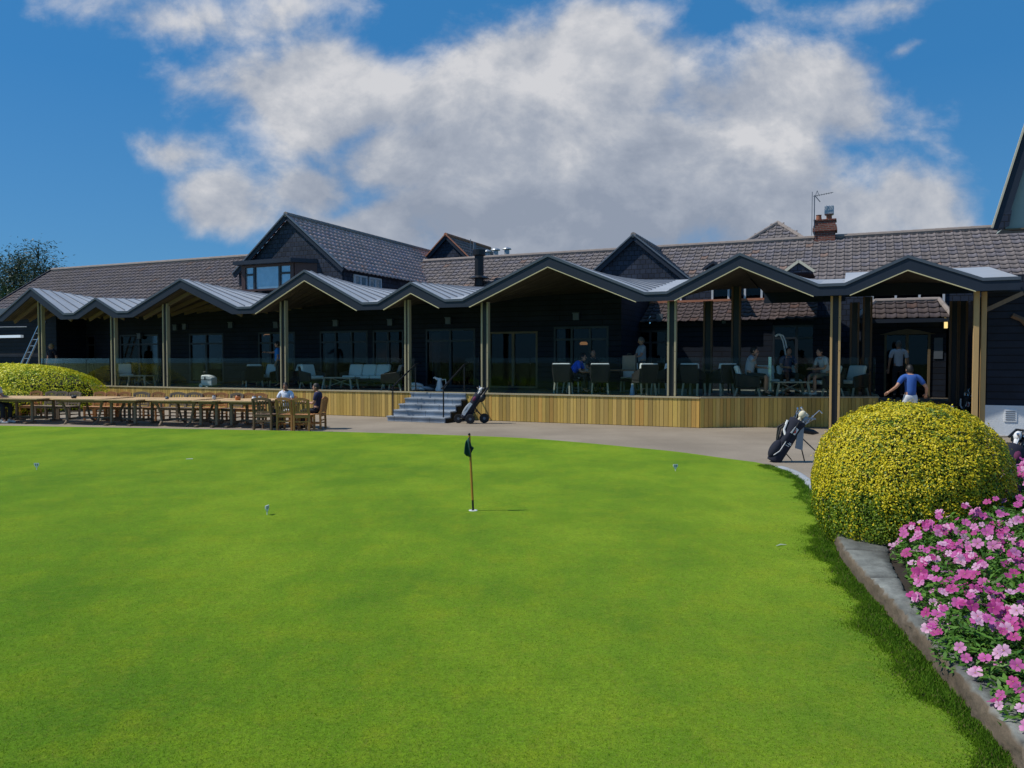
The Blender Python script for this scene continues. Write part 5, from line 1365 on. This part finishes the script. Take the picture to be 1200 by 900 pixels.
wicker_chair('wicker armchair behind the steel upright, in deep shade', deckpt(903, 3.0), R(10), 'wickerdark', 'cushion')
wicker_chair('wicker armchair under the person in the white tee, facing left', deckpt(968, 2.3), R(-75), 'wicker', 'cushion')
wicker_chair('wicker armchair with pale cushion right of the orange post', deckpt(998, 3.0), R(-60), 'wicker', 'cushion')
# people on the terrace
def lean(p, dy, dz=0):
    for k, f in (('wai', .3), ('che', .7), ('neb', 1.0), ('hd', 1.25), ('shL', 1.0), ('shR', 1.0), ('elL', 1.1), ('elR', 1.1), ('wrL', 1.0), ('wrR', 1.0)):
        v = p[k]; p[k] = (v[0], v[1] - dy * f, v[2] - dz * f)
    return p
P = deckpt(671, 1.5)
dining_chair('woven chair under the person in bright blue', P, R(70))
person((P.x, P.y, DECK), R(70), 'person in a bright blue top leaning forward at the terrace table', lean(pose_sit(), .26, .10), 'polo_bright', 'charcoal_cloth')
P = deckpt(695, 2.6)
person((P.x, P.y, DECK), R(20), 'bald man sitting behind the high backed chair in the middle of the terrace', pose_sit(), 'charcoal_cloth', 'charcoal_cloth', bald=True, hair='hairgrey')
dining_chair('woven chair under the bald man, almost hidden', P, R(20))
P = deckpt(752, 2.5); p = pose_stand(); p['elL'] = (.24, -.12, 1.16); p['wrL'] = (.16, -.38, 1.12); p['elR'] = (-.24, -.12, 1.16); p['wrR'] = (-.14, -.40, 1.10)
person((P.x, P.y, DECK), R(-80), 'man in a white tee standing over the paper bag on the terrace', p, 'tee_grey', 'charcoal_cloth', hair='hairgrey', nod=.25)
P = deckpt(880, 1.5); p = lean(pose_sit(), .06); p['elR'] = (-.28, -.12, .96); p['wrR'] = (-.08, -.16, 1.12)
person((P.x, P.y, DECK + .05), R(65), 'person in a pale patterned top drinking in the armchair at the right of the terrace', p, 'tee_grey', 'charcoal_cloth', shorts=True)
P = deckpt(923, 3.1)
person((P.x, P.y, DECK + .05), R(0), 'person in a dark top seated facing out behind the low table on the right', lean(pose_sit(), .05), 'denim', 'charcoal_cloth', hair='hair')
P = deckpt(966, 2.3); p = lean(pose_sit(), .12, .03)
person((P.x, P.y, DECK + .05), R(-75), 'person in a white tee and khaki shorts seated beside the orange post', p, 'tee_pale', 'khaki', shorts=True, shoe='shoe_white', hair='hair')
P = deckpt(326, 2.2); p = pose_stand(); p['elR'] = (-.22, -.22, 1.32); p['wrR'] = (-.20, -.46, 1.34)
person((P.x, P.y, DECK), R(-80), 'man in a light blue tee reaching out to the left on the terrace', p, 'tee_blue', 'charcoal_cloth')
P = deckpt(61, 1.5)
person((P.x, P.y, DECK), R(-20), 'fair haired woman in a dark top standing at the far left of the terrace', pose_stand(), 'navy_trousers', 'charcoal_cloth', hair='hairfair', hairlong=True, yaw=-.5)
# small things on the terrace
P = DT + ES * .42; e = empty('paper_bag', (P.x, P.y, DECK + .745), -FA, 'brown paper carrier bag on the dark dining table', 'bag')
m = MB(); m.add([(-.2, -.1, 0), (.2, -.1, 0), (.2, .1, 0), (-.2, .1, 0), (-.21, -.04, .42), (.19, -.05, .43), (.20, .06, .41), (-.2, .05, .42)], [(0, 3, 2, 1), (0, 1, 5, 4), (1, 2, 6, 5), (2, 3, 7, 6), (3, 0, 4, 7), (4, 5, 6, 7)]); m.build('bag_body', MT['paper'], e)
m = MB(); m.tube([(-.06, -.03, .42), (-.05, -.03, .48), (.05, -.03, .48), (.06, -.03, .42)], .006, 5); m.build('bag_handle', MT['paper'], e)
P = deckpt(741, 0.35); e = empty('water_bottle', (P.x, P.y, DECK + .002), 0, 'tall pale blue water bottle on the floor by the sideways chair', 'bottle')
m = MB(); m.lathe([(.07, 0), (.075, .02), (.06, .20), (.035, .27), (.03, .31)], 14); m.build('bottle_body', MT['bluebottle'], e, smooth=True); m = MB(); m.lathe([(.035, .31), (.035, .35)], 12); m.build('bottle_cap', MT['white'], e)
P = deckpt(244, 0.55); e = empty('wheeled_cooler', (P.x, P.y, DECK + .002), -.2, 'white wheeled cooler box with dark handle on the terrace edge', 'cooler')
m = MB(); m.prism([(-.20, .06), (.26, .06), (.27, .36), (.16, .44), (-.02, .48), (-.20, .46)], -.18, .18); m.build('cooler_body', MT['white'], e, bevel=.03)
for sy in (-1, 1): m = MB(); m.M = Matrix.Rotation(R(90), 4, 'X'); m.lathe([(.07, -.03), (.08, -.02), (.08, .02), (.07, .03)], 14, (-.17, .08, sy * .20)); m.build('wheel', MT['cushwhite'], e)
m = MB(); m.box(-.04, .0, -.20, -.185, .28, .40); m.box(-.2, .27, -.188, -.183, .29, .31); m.tube([(-.19, 0, .44), (-.2, 0, .58), (-.1, 0, .6)], .014, 6); m.build('handle', MT['black'], e)
P = deckpt(488, 0.9); e = empty('cushion_pile', (P.x, P.y, DECK + .002), .2, 'pile of pale blue cushions on the floor left of the glass doors', 'cushions')
for k, (x, y, z, a) in enumerate([(-.12, 0, 0, .1), (.16, .05, 0, -.2), (-.02, .02, .13, .3), (.35, -.02, 0, .5)]):
    m = MB(); m.M = Matrix.Translation((x, y, z)) @ Matrix.Rotation(a, 4, 'Z') @ Matrix.Rotation(.12 * (k - 1), 4, 'Y'); m.ell((0, 0, .075), (.26, .22, .075), 14, 8); m.build('cushion', MT['cushwhite' if k != 3 else 'tee_grey'], e, smooth=True)
P = deckpt(515, 0.9); e = empty('watering_jug', (P.x, P.y, DECK + .002), 0, 'small white jug on the terrace floor in front of the curtain', 'jug')
m = MB(); m.lathe([(.13, 0), (.15, .05), (.10, .18), (.07, .34), (.09, .44)], 16); m.build('jug_body', MT['white'], e, smooth=True); m = MB(); m.tube([(.07, 0, .38), (.2, 0, .40), (.22, 0, .2), (.12, 0, .08)], .018, 6); m.build('jug_handle', MT['white'], e)
m = MB(); m.tube([(-.07, 0, .40), (-.16, 0, .46), (-.19, 0, .43)], [.05, .03, .03], 8); m.build('spout', MT['white'], e)
P = deckpt(921, 3.6); e = empty('arched_lamp', (P.x, P.y, DECK + .002), -FA, 'slim white stand lamp with two arched arms on the right of the terrace', 'lamp')
m = MB(); m.lathe([(.16, 0), (.16, .03), (.03, .05)], 16); m.build('base', MT['white'], e)
m = MB(); m.tube([(0, 0, .04), (.02, 0, 1.0)], .018, 8); m.build('stem', MT['white'], e)
for dx_ in (0, .07): m = MB(); m.tube([(.02, 0, 1.0), (-.03 + dx_, 0, 1.3), (-.10 + dx_, 0, 1.62), (-.17 + dx_, 0, 1.78), (-.24 + dx_ * .5, 0, 1.82), (-.33 + dx_ * .2, 0, 1.76)], [.02, .022, .022, .022, .022, .03], 8); m.build('arm', MT['white'], e)
m = MB(); m.lathe([(.03, 0), (.09, .03), (.10, .10), (.085, .10), (.02, .04)], 14, (.16, 0, .95)); m.tube([(.02, 0, 1.0), (.12, 0, .98)], .014, 6); m.build('cup_shade', MT['white'], e)
for px, py, n_, lab in [(313, 393, 5.0, 'orange lit pendant lamp seen through the window behind the man in light blue'), (684, 402.5, 5.2, 'orange lit pendant lamp seen through the window above the person in bright blue')]:
    s, z = onf(px, py, n_); e = facade_empty('pendant_lamp', lab, 'lamp', s, n_, z); m = MB(); m.lathe([(.13, -.05), (.15, 0), (.10, .06)], 14); m.build('lamp_shade', MT['lamporange'], e); m = MB(); m.tube([(0, 0, .06), (0, 0, 3.44 - z)], .008, 5); m.build('cord', MT['black'], e)
for i, (px, py) in enumerate([(923.5, 397.5), (930.5, 396.5), (940, 405.5)]):
    s, z = onf(px, py, 7.0); e = facade_empty('ceiling_spot', ['left of the two small lit spots high inside the glazed corner', 'right of the two small lit spots high inside the glazed corner', 'lowest of the small lit spots inside the glazed corner'][i], 'lamp', s, 7.0, z); m = MB(); m.lathe([(.05, 0), (.05, .03)], 12); m.build('lens', MT['lampwarm'], e); m = MB(); m.tube([(0, 0, .03), (0, 0, 3.5 - z)], .01, 5); m.build('stem', MT['black'], e)
# ------------------------------------------------------------------ golf bag, trolleys, flag, markers
def golf_bag(parent, tilt, body='bag_navy', stand=True, seed=1):
    rr = random.Random(seed); Mx = Matrix.Rotation(tilt, 4, 'Y')
    m = MB(); m.M = Mx; m.lathe([(.115, 0), (.125, .02), (.125, .12), (.13, .4), (.135, .74), (.15, .80), (.15, .87), (.125, .88)], 18); m.build('bag_body', MT[body], parent, smooth=True)
    m = MB(); m.M = Mx; m.ell((-.11, -.03, .22), (.09, .10, .19), 12, 10); m.ell((-.06, -.10, .50), (.06, .06, .15), 12, 8); m.ell((-.10, .02, .60), (.06, .08, .13), 10, 8); m.build('pocket', MT[body], parent, smooth=True)
    m = MB(); m.M = Mx
    m.tube([(-.10, -.125, .10), (-.05, -.142, .22), (-.045, -.145, .40), (-.08, -.14, .56)], .008, 5)
    m.tube([(-.10, -.10, .52), (-.16, -.05, .60), (-.17, .0, .78)], .022, 6)
    m.box(.0, .07, -.150, -.140, .40, .415); m.box(.015, .06, -.150, -.140, .425, .438); m.box(-.02, .05, -.148, -.139, .365, .375)
    m.build('white_trim', MT['bag_white'], parent)
    m = MB(); m.M = Mx; m.prism([(-.06, .60), (.03, .60), (.04, .72), (-.04, .74)], -.152, -.143); b = m.build('badge', MT['bag_white'], parent)
    m = MB(); m.M = Mx; m.prism([(-.01, .62), (.025, .64), (-.005, .715)], -.156, -.152); m.build('red_mark', MT['bag_red'], b)
    m = MB(); m.M = Mx; m.tube([(-.03, -.15, .84), (-.02, -.15, .60)], .012, 6); m.tube([(-.14, 0, .76), (-.22, -.04, .58), (-.16, -.03, .40), (-.13, -.02, .34)], .022, 6); m.tube([(-.14, .05, .76), (-.24, .05, .60), (-.13, .03, .36)], .02, 6); m.build('strap', MT['rubber'], parent, smooth=True)
    for k in range(9):
        a = rr.uniform(0, 6.28); q = rr.uniform(.03, .10); x, y = q * math.cos(a), q * math.sin(a); L = rr.uniform(.93, 1.08)
        m = MB(); m.M = Mx; tip = (x * 1.6 + rr.uniform(-.02, .05), y * 1.5, L); m.tube([(x, y, .82), tip], .007, 6)
        a2 = rr.uniform(0, 6.28); hd = (tip[0] + .075 * math.cos(a2), tip[1] + .075 * math.sin(a2), L + .035); m.tube([tip, ((tip[0] + hd[0]) / 2, (tip[1] + hd[1]) / 2, L + .022), hd], [.010, .018, .022], 6); m.build('iron_club', MT['chrome'], parent)
    return Mx
P = onz(906, 541.5, 0)
gb = empty('golf_bag', (P.x, P.y, .006), 0, 'navy golf bag with clubs leaning on its stand legs at the edge of the lawn', 'golf bag')
Mx = golf_bag(gb, R(31), seed=4)
for (x, y, z, r_, mt) in [(-.02, -.06, 1.0, .062, 'cover_cream'), (.05, -.02, 1.0, .058, 'cover_cream'), (-.05, .03, .96, .055, 'black'), (.07, -.07, .95, .045, 'bag_grey')]:
    m = MB(); m.M = Mx; m.ell((x, y, z), (r_, r_ * .9, r_ * 1.25), 14, 10); m.tube([(x, y, z - r_), (x * .8, y * .8, .83)], [.03, .02], 8); m.build('head_cover', MT[mt], gb, smooth=True)
m = MB(); m.M = Mx; m.tube([(.12, -.05, .86), (.16, -.07, 1.08), (.20, -.08, 1.22), (.27, -.08, 1.20)], [.007, .007, .009, .014], 6); m.tube([(.13, 0, .86), (.24, .02, 1.06)], .007, 6); m.build('iron_club', MT['chrome'], gb)
m = MB(); m.bar((.58, -.06, .80), (.74, -.06, .79), .035, .03); m.build('putter_grip', MT['bag_grey'], gb)
top = Mx @ Vector((.13, 0, .66))
for y_, x_ in ((-.34, .88), (.02, .58)): m = MB(); m.tube([top, (x_, y_, .01)], .011, 7); m.build('stand_leg', MT['black'], gb)
m = MB(); m.tube([Mx @ Vector((.12, 0, .25)), (.42, .25, .01)], .010, 6); m.build('stand_leg', MT['black'], gb)
m = MB(); m.add([(.42, -.10, .66), (.52, -.10, .64), (.50, -.09, .22), (.36, -.11, .26)], [(0, 1, 2, 3)]); m.add([(.42, -.085, .66), (.52, -.085, .64), (.50, -.075, .22), (.36, -.095, .26)], [(3, 2, 1, 0)]); m.build('towel', MT['bag_grey'], gb, fixn=False)
m = MB(); m.M = Matrix.Translation((.62, -.02, .56)) @ Matrix.Rotation(R(100), 4, 'Y'); m.lathe([(.02, -.2), (.055, -.1), (.05, .1), (.01, .2)], 10); m.build('umbrella_hood', MT['black'], gb)
def trolley(P, rz, label, seed, bag='bag_navy', flip=1):
    r = empty('golf_trolley', (P.x, P.y, .006), rz, label, 'golf trolley', 'golf trolleys with bags')
    for (x, y, rad) in ((-.36, .05, .135), (.0, -.22, .14), (.40, .05, .145)):
        w = MB(); w.M = Matrix.Translation((x, y, rad)) @ Matrix.Rotation(R(90), 4, 'X')
        pr = []
        w.lathe([(rad * .72, -.025), (rad * .96, -.025), (rad, 0), (rad * .96, .025), (rad * .72, .025)], 22); t = w.build('wheel', MT['rubber'], r, smooth=False)
        q = MB(); q.M = w.M; q.lathe([(rad * .28, -.03), (rad * .3, .03)], 12)
        for k in range(5): a = k * 1.2566; q.bar((rad * .2 * math.cos(a), rad * .2 * math.sin(a), 0), (rad * .78 * math.cos(a), rad * .78 * math.sin(a), 0), .022, .03)
        q.build('spokes', MT['flash'], t)
    m = MB(); m.tube([(-.34, .05, .12), (-.2, 0, .16), (.02, -.1, .14)], .018, 7); m.tube([(.40, .05, .14), (.20, .02, .36), (.02, 0, .62), (.26, 0, .86), (.46, 0, 1.0)], .02, 8); m.tube([(.0, -.20, .13), (.12, -.05, .40), (.2, .0, .36)], .018, 7); m.tube([(-.2, 0, .16), (.2, .02, .36)], .016, 6); m.build('trolley_frame', MT['black'], r)
    m = MB(); m.tube([(.40, -.10, .96), (.52, -.05, 1.06), (.52, .05, 1.06), (.40, .10, .96)], .02, 7); m.box(.36, .46, -.06, .06, .90, .98); m.build('trolley_handle', MT['black'], r)
    bg = empty('bag', (-.24, -.02, .15)); bg.parent = r
    Mx = Matrix.Translation((-.20, -.02, .15)) @ Matrix.Rotation(R(34), 4, 'Y')
    bpy.data.objects.remove(bg)
    m = MB(); m.M = Mx; m.lathe([(.11, 0), (.125, .03), (.125, .5), (.14, .74), (.14, .82), (.12, .83)], 16); m.build('bag_body', MT[bag], r, smooth=True)
    m = MB(); m.M = Mx; m.ell((-.09, -.07, .28), (.06, .08, .22), 12, 8); m.build('pocket', MT['bag_grey'], r, smooth=True)
    m = MB(); m.M = Mx; m.prism([(-.10, .08), (-.02, .08), (-.02, .5), (-.10, .5)], -.142, -.128); m.build('grey_panel', MT['bag_white'], r)
    m = MB(); m.M = Mx; m.ell((-.05, -.09, .66), (.06, .06, .09), 10, 8); m.build('purple_pouch', MT['bag_purple'], r, smooth=True)
    rr = random.Random(seed)
    for k in range(6):
        x, y = rr.uniform(-.08, .08), rr.uniform(-.08, .06); L = rr.uniform(.92, 1.02); m = MB(); m.M = Mx; m.tube([(x, y, .80), (x * 1.5, y * 1.5, L)], .007, 6); m.tube([(x * 1.5, y * 1.5, L), (x * 1.5 - .07, y * 1.5, L + .03)], [.010, .02], 6); m.build('iron_club', MT['chrome'], r)
    for k in range(3):
        x, y = (-.05, .06, .02)[k], (-.03, .02, -.08)[k]; m = MB(); m.M = Mx; m.ell((x, y, .98 + .03 * k), (.055, .05, .075), 12, 8); m.tube([(x, y, .95), (x * .8, y * .8, .8)], [.035, .02], 8); m.build('head_cover', MT['black' if k else 'bag_white'], r, smooth=True)
    m = MB(); m.M = Mx; m.tube([(.09, -.12, .55), (.09, -.12, 1.12)], [.035, .03], 8); m.ell((.12, -.08, .80), (.09, .09, .14), 10, 8); m.build('umbrella', MT['black'], r, smooth=True)
    return r
P = onz(551, 497, 0); trolley(P + Vector((0, .22, 0)), 0, 'three wheeled golf trolley with bag parked right of the grey steps', 3)
P = atd(1178, 9.6); trolley(Vector((P.x, P.y, 0)), R(35), 'golf trolley half hidden behind the yellow bush at the right edge', 9, 'bag_navy').scale = (.9, .9, .9)
tl = atd(1110, 22.0)
e = facade_empty('golf_bag', 'dark golf bag standing in the shade to the right of the porch', 'golf bag', S(1130, 3.0), 3.0); golf_bag(e, R(8), 'black', seed=14)
e = facade_empty('planter_box', 'pale planter box in the shade left of the porch posts', 'planter', S(1102, 1.6), 1.6)
m = MB(); m.box(-.28, .28, -.18, .18, 0, .62); m.box(-.30, .30, -.20, .20, .62, .68); m.build('box', MT['white'], e, bevel=.01); m = MB(); m.ell((0, 0, .70), (.27, .17, .12), 16, 8); m.build('soil', MT['soil'], e)
P = onz(554.5, 599, 0)
fl = empty('putting_flag', (P.x, P.y, .008), 0, 'dark green flag drooping on an orange pole in the putting green', 'flag')
m = MB(); m.tube([(0, 0, 0), (-.006, 0, .13)], .013, 8); m.build('pole_foot', MT['black'], fl)
m = MB(); m.tube([(-.006, 0, .13), (-.046, 0, .93)], .014, 8); m.build('pole', MT['polewood'], fl)
m = MB(); m.ell((-.047, 0, .94), (.016, .016, .018), 10, 8); m.build('finial', MT['black'], fl)
m = MB(); PV = []; FS = []
for i in range(9):
    for j in range(7):
        u, v = i / 8, j / 6
        x = -.045 - .095 * u * (.45 + .55 * v) * (1 - .15 * v) + .03 * v * (1 - u) * u * 4 * .6 + .004 * v; zz = .915 - .25 * v - .03 * u * (1 - v) * 2 + (.05 * u * v - .0)
        PV.append((x + .045 * math.sin(u * 7 + v) * .35 * v, -.02 - .035 * math.sin(u * 6.5 + v * 1.5) * (.3 + .7 * v), zz - .02 * abs(math.sin(u * 3)) * v))
for i in range(8):
    for j in range(6): a = i * 7 + j; FS.append((a, a + 7, a + 8, a + 1))
m.add(PV, FS)
m.add([(-.05, -.008, .90), (-.018, -.03, .80), (.012, -.02, .775), (-.03, -.012, .70), (-.045, -.006, .76)], [(0, 1, 2, 3, 4)])
fo = m.build('flag_cloth', MT['flag_green'], fl, smooth=True); so = fo.modifiers.new('th', 'SOLIDIFY'); so.thickness = .004
m = MB(); m.lathe([(.054, -.004), (.054, .004), (.030, .006), (.028, -.006)], 20); m.build('hole_cup', MT['white'], fl)
def marker(px, py, rz, label):
    P = onz(px, py, 0); r = empty('hole_marker', (P.x, P.y, .006), rz, label, 'marker', 'white hole markers on the putting green'); r.scale = (.72, .72, .85)
    m = MB(); m.tube([(0, 0, 0), (0, 0, .06)], .008, 6); m.prism([(-.012, .045), (.012, .045), (.058, .095), (.058, .135), (-.058, .135), (-.058, .095)], -.008, .008); p = m.build('plate', MT['white'], r)
    m = MB()
    for x in (-.018, .022): m.box(x - .007, x + .007, -.0105, -.008, .085, .122)
    m.build('numeral', MT['black'], p)
marker(43, 551, 0, 'small white hole marker at the far left of the green'); marker(313, 604, R(80), 'small white hole marker seen edge on, left of the flag'); marker(791.5, 552.5, R(15), 'small white hole marker right of the flag')
P = onz(222, 538.5, 0); e = empty('golf_tee', (P.x, P.y, .012), .2, 'thin white tee lying on the green at the left', 'tee'); m = MB(); m.tube([(-.06, 0, .0), (.06, 0, .0)], [.005, .008], 6); m.build('tee_shaft', MT['white'], e)
P = onz(916, 641, 0); e = empty('leaf_scrap', (P.x, P.y, .014), .4, 'pale leaf scrap on the turf left of the yellow bush', 'leaf'); m = MB(); m.tube([(-.07, 0, .004), (0, .015, .008), (.06, 0, .004)], [.002, .007, .002], 5); m.build('blade', MT['cushion'], e)
# ------------------------------------------------------------------ sky, sun, camera
SUN_EL = R(53); sdir = (-ES * .89 - EN * .45); sdir.normalize()
W = bpy.data.worlds.new('World'); SC.world = W; W.use_nodes = True
nt = NT(W.node_tree); wo = nt.n('ShaderNodeOutputWorld'); bg = nt.n('ShaderNodeBackground'); nt.put(wo.inputs[0], bg.outputs[0])
sk = nt.n('ShaderNodeTexSky', sky_type='NISHITA'); sk.sun_disc = False; sk.sun_elevation = SUN_EL; sk.sun_rotation = math.atan2(sdir.x, sdir.y); sk.altitude = 200; sk.air_density = 1.0; sk.dust_density = .4; sk.ozone_density = 3.0
SKYK = .12; bg.inputs['Strength'].default_value = SKYK
tc = nt.n('ShaderNodeTexCoord'); sx = nt.n('ShaderNodeSeparateXYZ'); nt.put(sx.inputs[0], tc.outputs['Generated'])
X, Y, Zc = sx.outputs
ym = nt.m('MAXIMUM', Y, .08); U = nt.m('DIVIDE', X, ym); V_ = nt.m('DIVIDE', Zc, ym)
def uvw(u, v, w): c = nt.n('ShaderNodeCombineXYZ'); nt.put(c.inputs[0], u); nt.put(c.inputs[1], v); nt.put(c.inputs[2], w); return c.outputs[0]
base = uvw(U, nt.m('MULTIPLY', V_, 1.25), 3.7)
wn = nt.m('MULTIPLY', nt.m('SUBTRACT', nt.noise(base, 5.0, 3, .5), .5), .12)
wn2 = nt.m('MULTIPLY', nt.m('SUBTRACT', nt.noise(uvw(U, V_, 9.1), 5.0, 3, .5), .5), .12)
Uw = nt.m('ADD', U, wn); Vw = nt.m('ADD', V_, wn2)
BL = [(385, 104, 190, 64, 1.3), (640, 115, 230, 95, 1.4), (900, 126, 178, 80, 1.3), (690, 60, 95, 52, .85), (560, 190, 250, 85, 1.15), (800, 205, 250, 95, 1.25), (330, 130, 110, 60, .7), (990, 150, 90, 50, .8),
      (1075, 235, 95, 62, 1.15), (960, 270, 220, 55, 1.1), (640, 270, 330, 70, 1.3), (450, 272, 150, 45, .9), (265, 240, 85, 48, 1.05), (372, 218, 66, 44, .9), (205, 185, 62, 32, .6), (215, 22, 150, 38, .5), (345, 20, 110, 36, .42), (860, 18, 90, 26, .4), (1050, 12, 90, 20, .38), (1075, 140, 70, 52, .36), (1072, 64, 48, 9, .3), (-160, 150, 90, 40, .5), (1420, 80, 200, 90, .8)]
def field(u, v):
    acc = None
    for (cx, cy, rx, ry, w) in BL:
        cu, cv = (cx - 600) / 900., (422 - cy) / 900.
        a = nt.m('MULTIPLY', nt.m('SUBTRACT', u, cu), 900. / rx); b = nt.m('MULTIPLY', nt.m('SUBTRACT', v, cv), 900. / ry)
        d = nt.m('SQRT', nt.m('ADD', nt.m('MULTIPLY', a, a), nt.m('MULTIPLY', b, b)))
        e = nt.m('MULTIPLY', nt.m('SUBTRACT', 1.08, d), w)
        acc = e if acc is None else nt.m('SMOOTH_MAX', acc, e, .25)
    return acc
Fd = field(Uw, Vw)
n1 = nt.noise(base, 6.0, 11, .60, .15)
off = uvw(nt.m('ADD', U, -.022), nt.m('ADD', nt.m('MULTIPLY', V_, 1.25), .045), 3.7)
n1b = nt.noise(off, 6.0, 11, .60, .15)
dens = nt.m('ADD', nt.m('MINIMUM', Fd, 1.7), nt.m('MULTIPLY', nt.m('SUBTRACT', n1, .5), 2.0))
mask = nt.n('ShaderNodeMapRange', interpolation_type='SMOOTHSTEP'); nt.put(mask.inputs[0], dens); mask.inputs[1].default_value = .0; mask.inputs[2].default_value = .70
front = nt.n('ShaderNodeMapRange', interpolation_type='SMOOTHSTEP'); nt.put(front.inputs[0], Y); front.inputs[1].default_value = .10; front.inputs[2].default_value = .35
mk = nt.m('MULTIPLY', mask.outputs[0], front.outputs[0])
# other fair-weather clouds all round
n3 = nt.noise(nt.mapping(tc.outputs['Generated'], (1, 1, 2.2)), 3.0, 7, .6)
mk2 = nt.n('ShaderNodeMapRange', interpolation_type='SMOOTHSTEP'); nt.put(mk2.inputs[0], n3); mk2.inputs[1].default_value = .52; mk2.inputs[2].default_value = .68
mk2s = nt.m('MULTIPLY', mk2.outputs[0], nt.m('SUBTRACT', 1.0, front.outputs[0]))
mk = nt.m('MAXIMUM', nt.m('MULTIPLY', mk, .96), nt.m('MULTIPLY', mk2s, .9))
lit = nt.m('ADD', nt.m('MULTIPLY', nt.m('SUBTRACT', n1, n1b), 2.3), .50)
# thick parts low down are grey underneath, crests are bright
crest = nt.n('ShaderNodeMapRange', interpolation_type='SMOOTHSTEP'); nt.put(crest.inputs[0], nt.m('ADD', V_, nt.m('MULTIPLY', nt.m('SUBTRACT', n1, .5), .22))); crest.inputs[1].default_value = .17; crest.inputs[2].default_value = .40
lit = nt.m('ADD', lit, nt.m('MULTIPLY', nt.m('SUBTRACT', crest.outputs[0], .55), .62))
sd = nt.n('ShaderNodeMapRange', interpolation_type='SMOOTHSTEP'); nt.put(sd.inputs[0], nt.m('ABSOLUTE', nt.m('SUBTRACT', U, .06))); sd.inputs[1].default_value = .22; sd.inputs[2].default_value = .44
lit = nt.m('ADD', lit, nt.m('MULTIPLY', nt.m('MULTIPLY', sd.outputs[0], nt.m('SUBTRACT', 1.0, crest.outputs[0])), .48))
thick = nt.m('MULTIPLY', nt.m('SUBTRACT', nt.noise(uvw(U, V_, 1.3), 3.2, 4, .5), .5), .3)
lit = nt.m('ADD', lit, thick, clamp=True)
def K(c, k): return tuple(x * k / SKYK for x in c)
CK = 1.0
ccol = nt.ramp(lit, [(0.0, K((.285, .325, .405), CK)), (.42, K((.385, .42, .49), CK)), (.72, K((.51, .53, .575), CK)), (1.0, K((.66, .66, .68), CK))])
skyc = nt.mix(1.0, sk.outputs[0], (.46, .92, 1.34), 'MULTIPLY')
flatc = K((.034, .190, .44), 1.0); lowc = K((.092, .255, .455), 1.0)
gr = nt.n('ShaderNodeMapRange'); nt.put(gr.inputs[0], Zc); gr.inputs[1].default_value = .02; gr.inputs[2].default_value = .32
blue = nt.mix(gr.outputs[0], lowc, flatc)
skyc = nt.mix(.82, skyc, blue)
nt.put(bg.inputs['Color'], nt.mix(mk, skyc, ccol))
sun = bpy.data.lights.new('sun', 'SUN'); sun.energy = 3.9; sun.angle = R(.6); sun.color = (1.0, .94, .84)
so = bpy.data.objects.new('sun', sun); COL.objects.link(so)
d3 = Vector((sdir.x * math.cos(SUN_EL), sdir.y * math.cos(SUN_EL), math.sin(SUN_EL)))
so.rotation_euler = d3.to_track_quat('Z', 'Y').to_euler(); so.location = d3 * 60
cam = bpy.data.cameras.new('camera'); cam.sensor_width = 36; cam.lens = 27; cam.clip_end = 3000; cam.clip_start = .05
co = bpy.data.objects.new('camera', cam); COL.objects.link(co); co.location = (0, 0, CAM_H); co.rotation_euler = (R(90) - PITCH, 0, 0); SC.camera = co
vs = SC.view_settings; vs.view_transform = 'Standard'; vs.look = 'None'; vs.gamma = 1; vs.exposure = 0.0; vs.use_curve_mapping = False
SC.cycles.max_bounces = 8; SC.cycles.transparent_max_bounces = 16; SC.cycles.use_denoising = True
SC.cycles.sample_clamp_indirect = 6
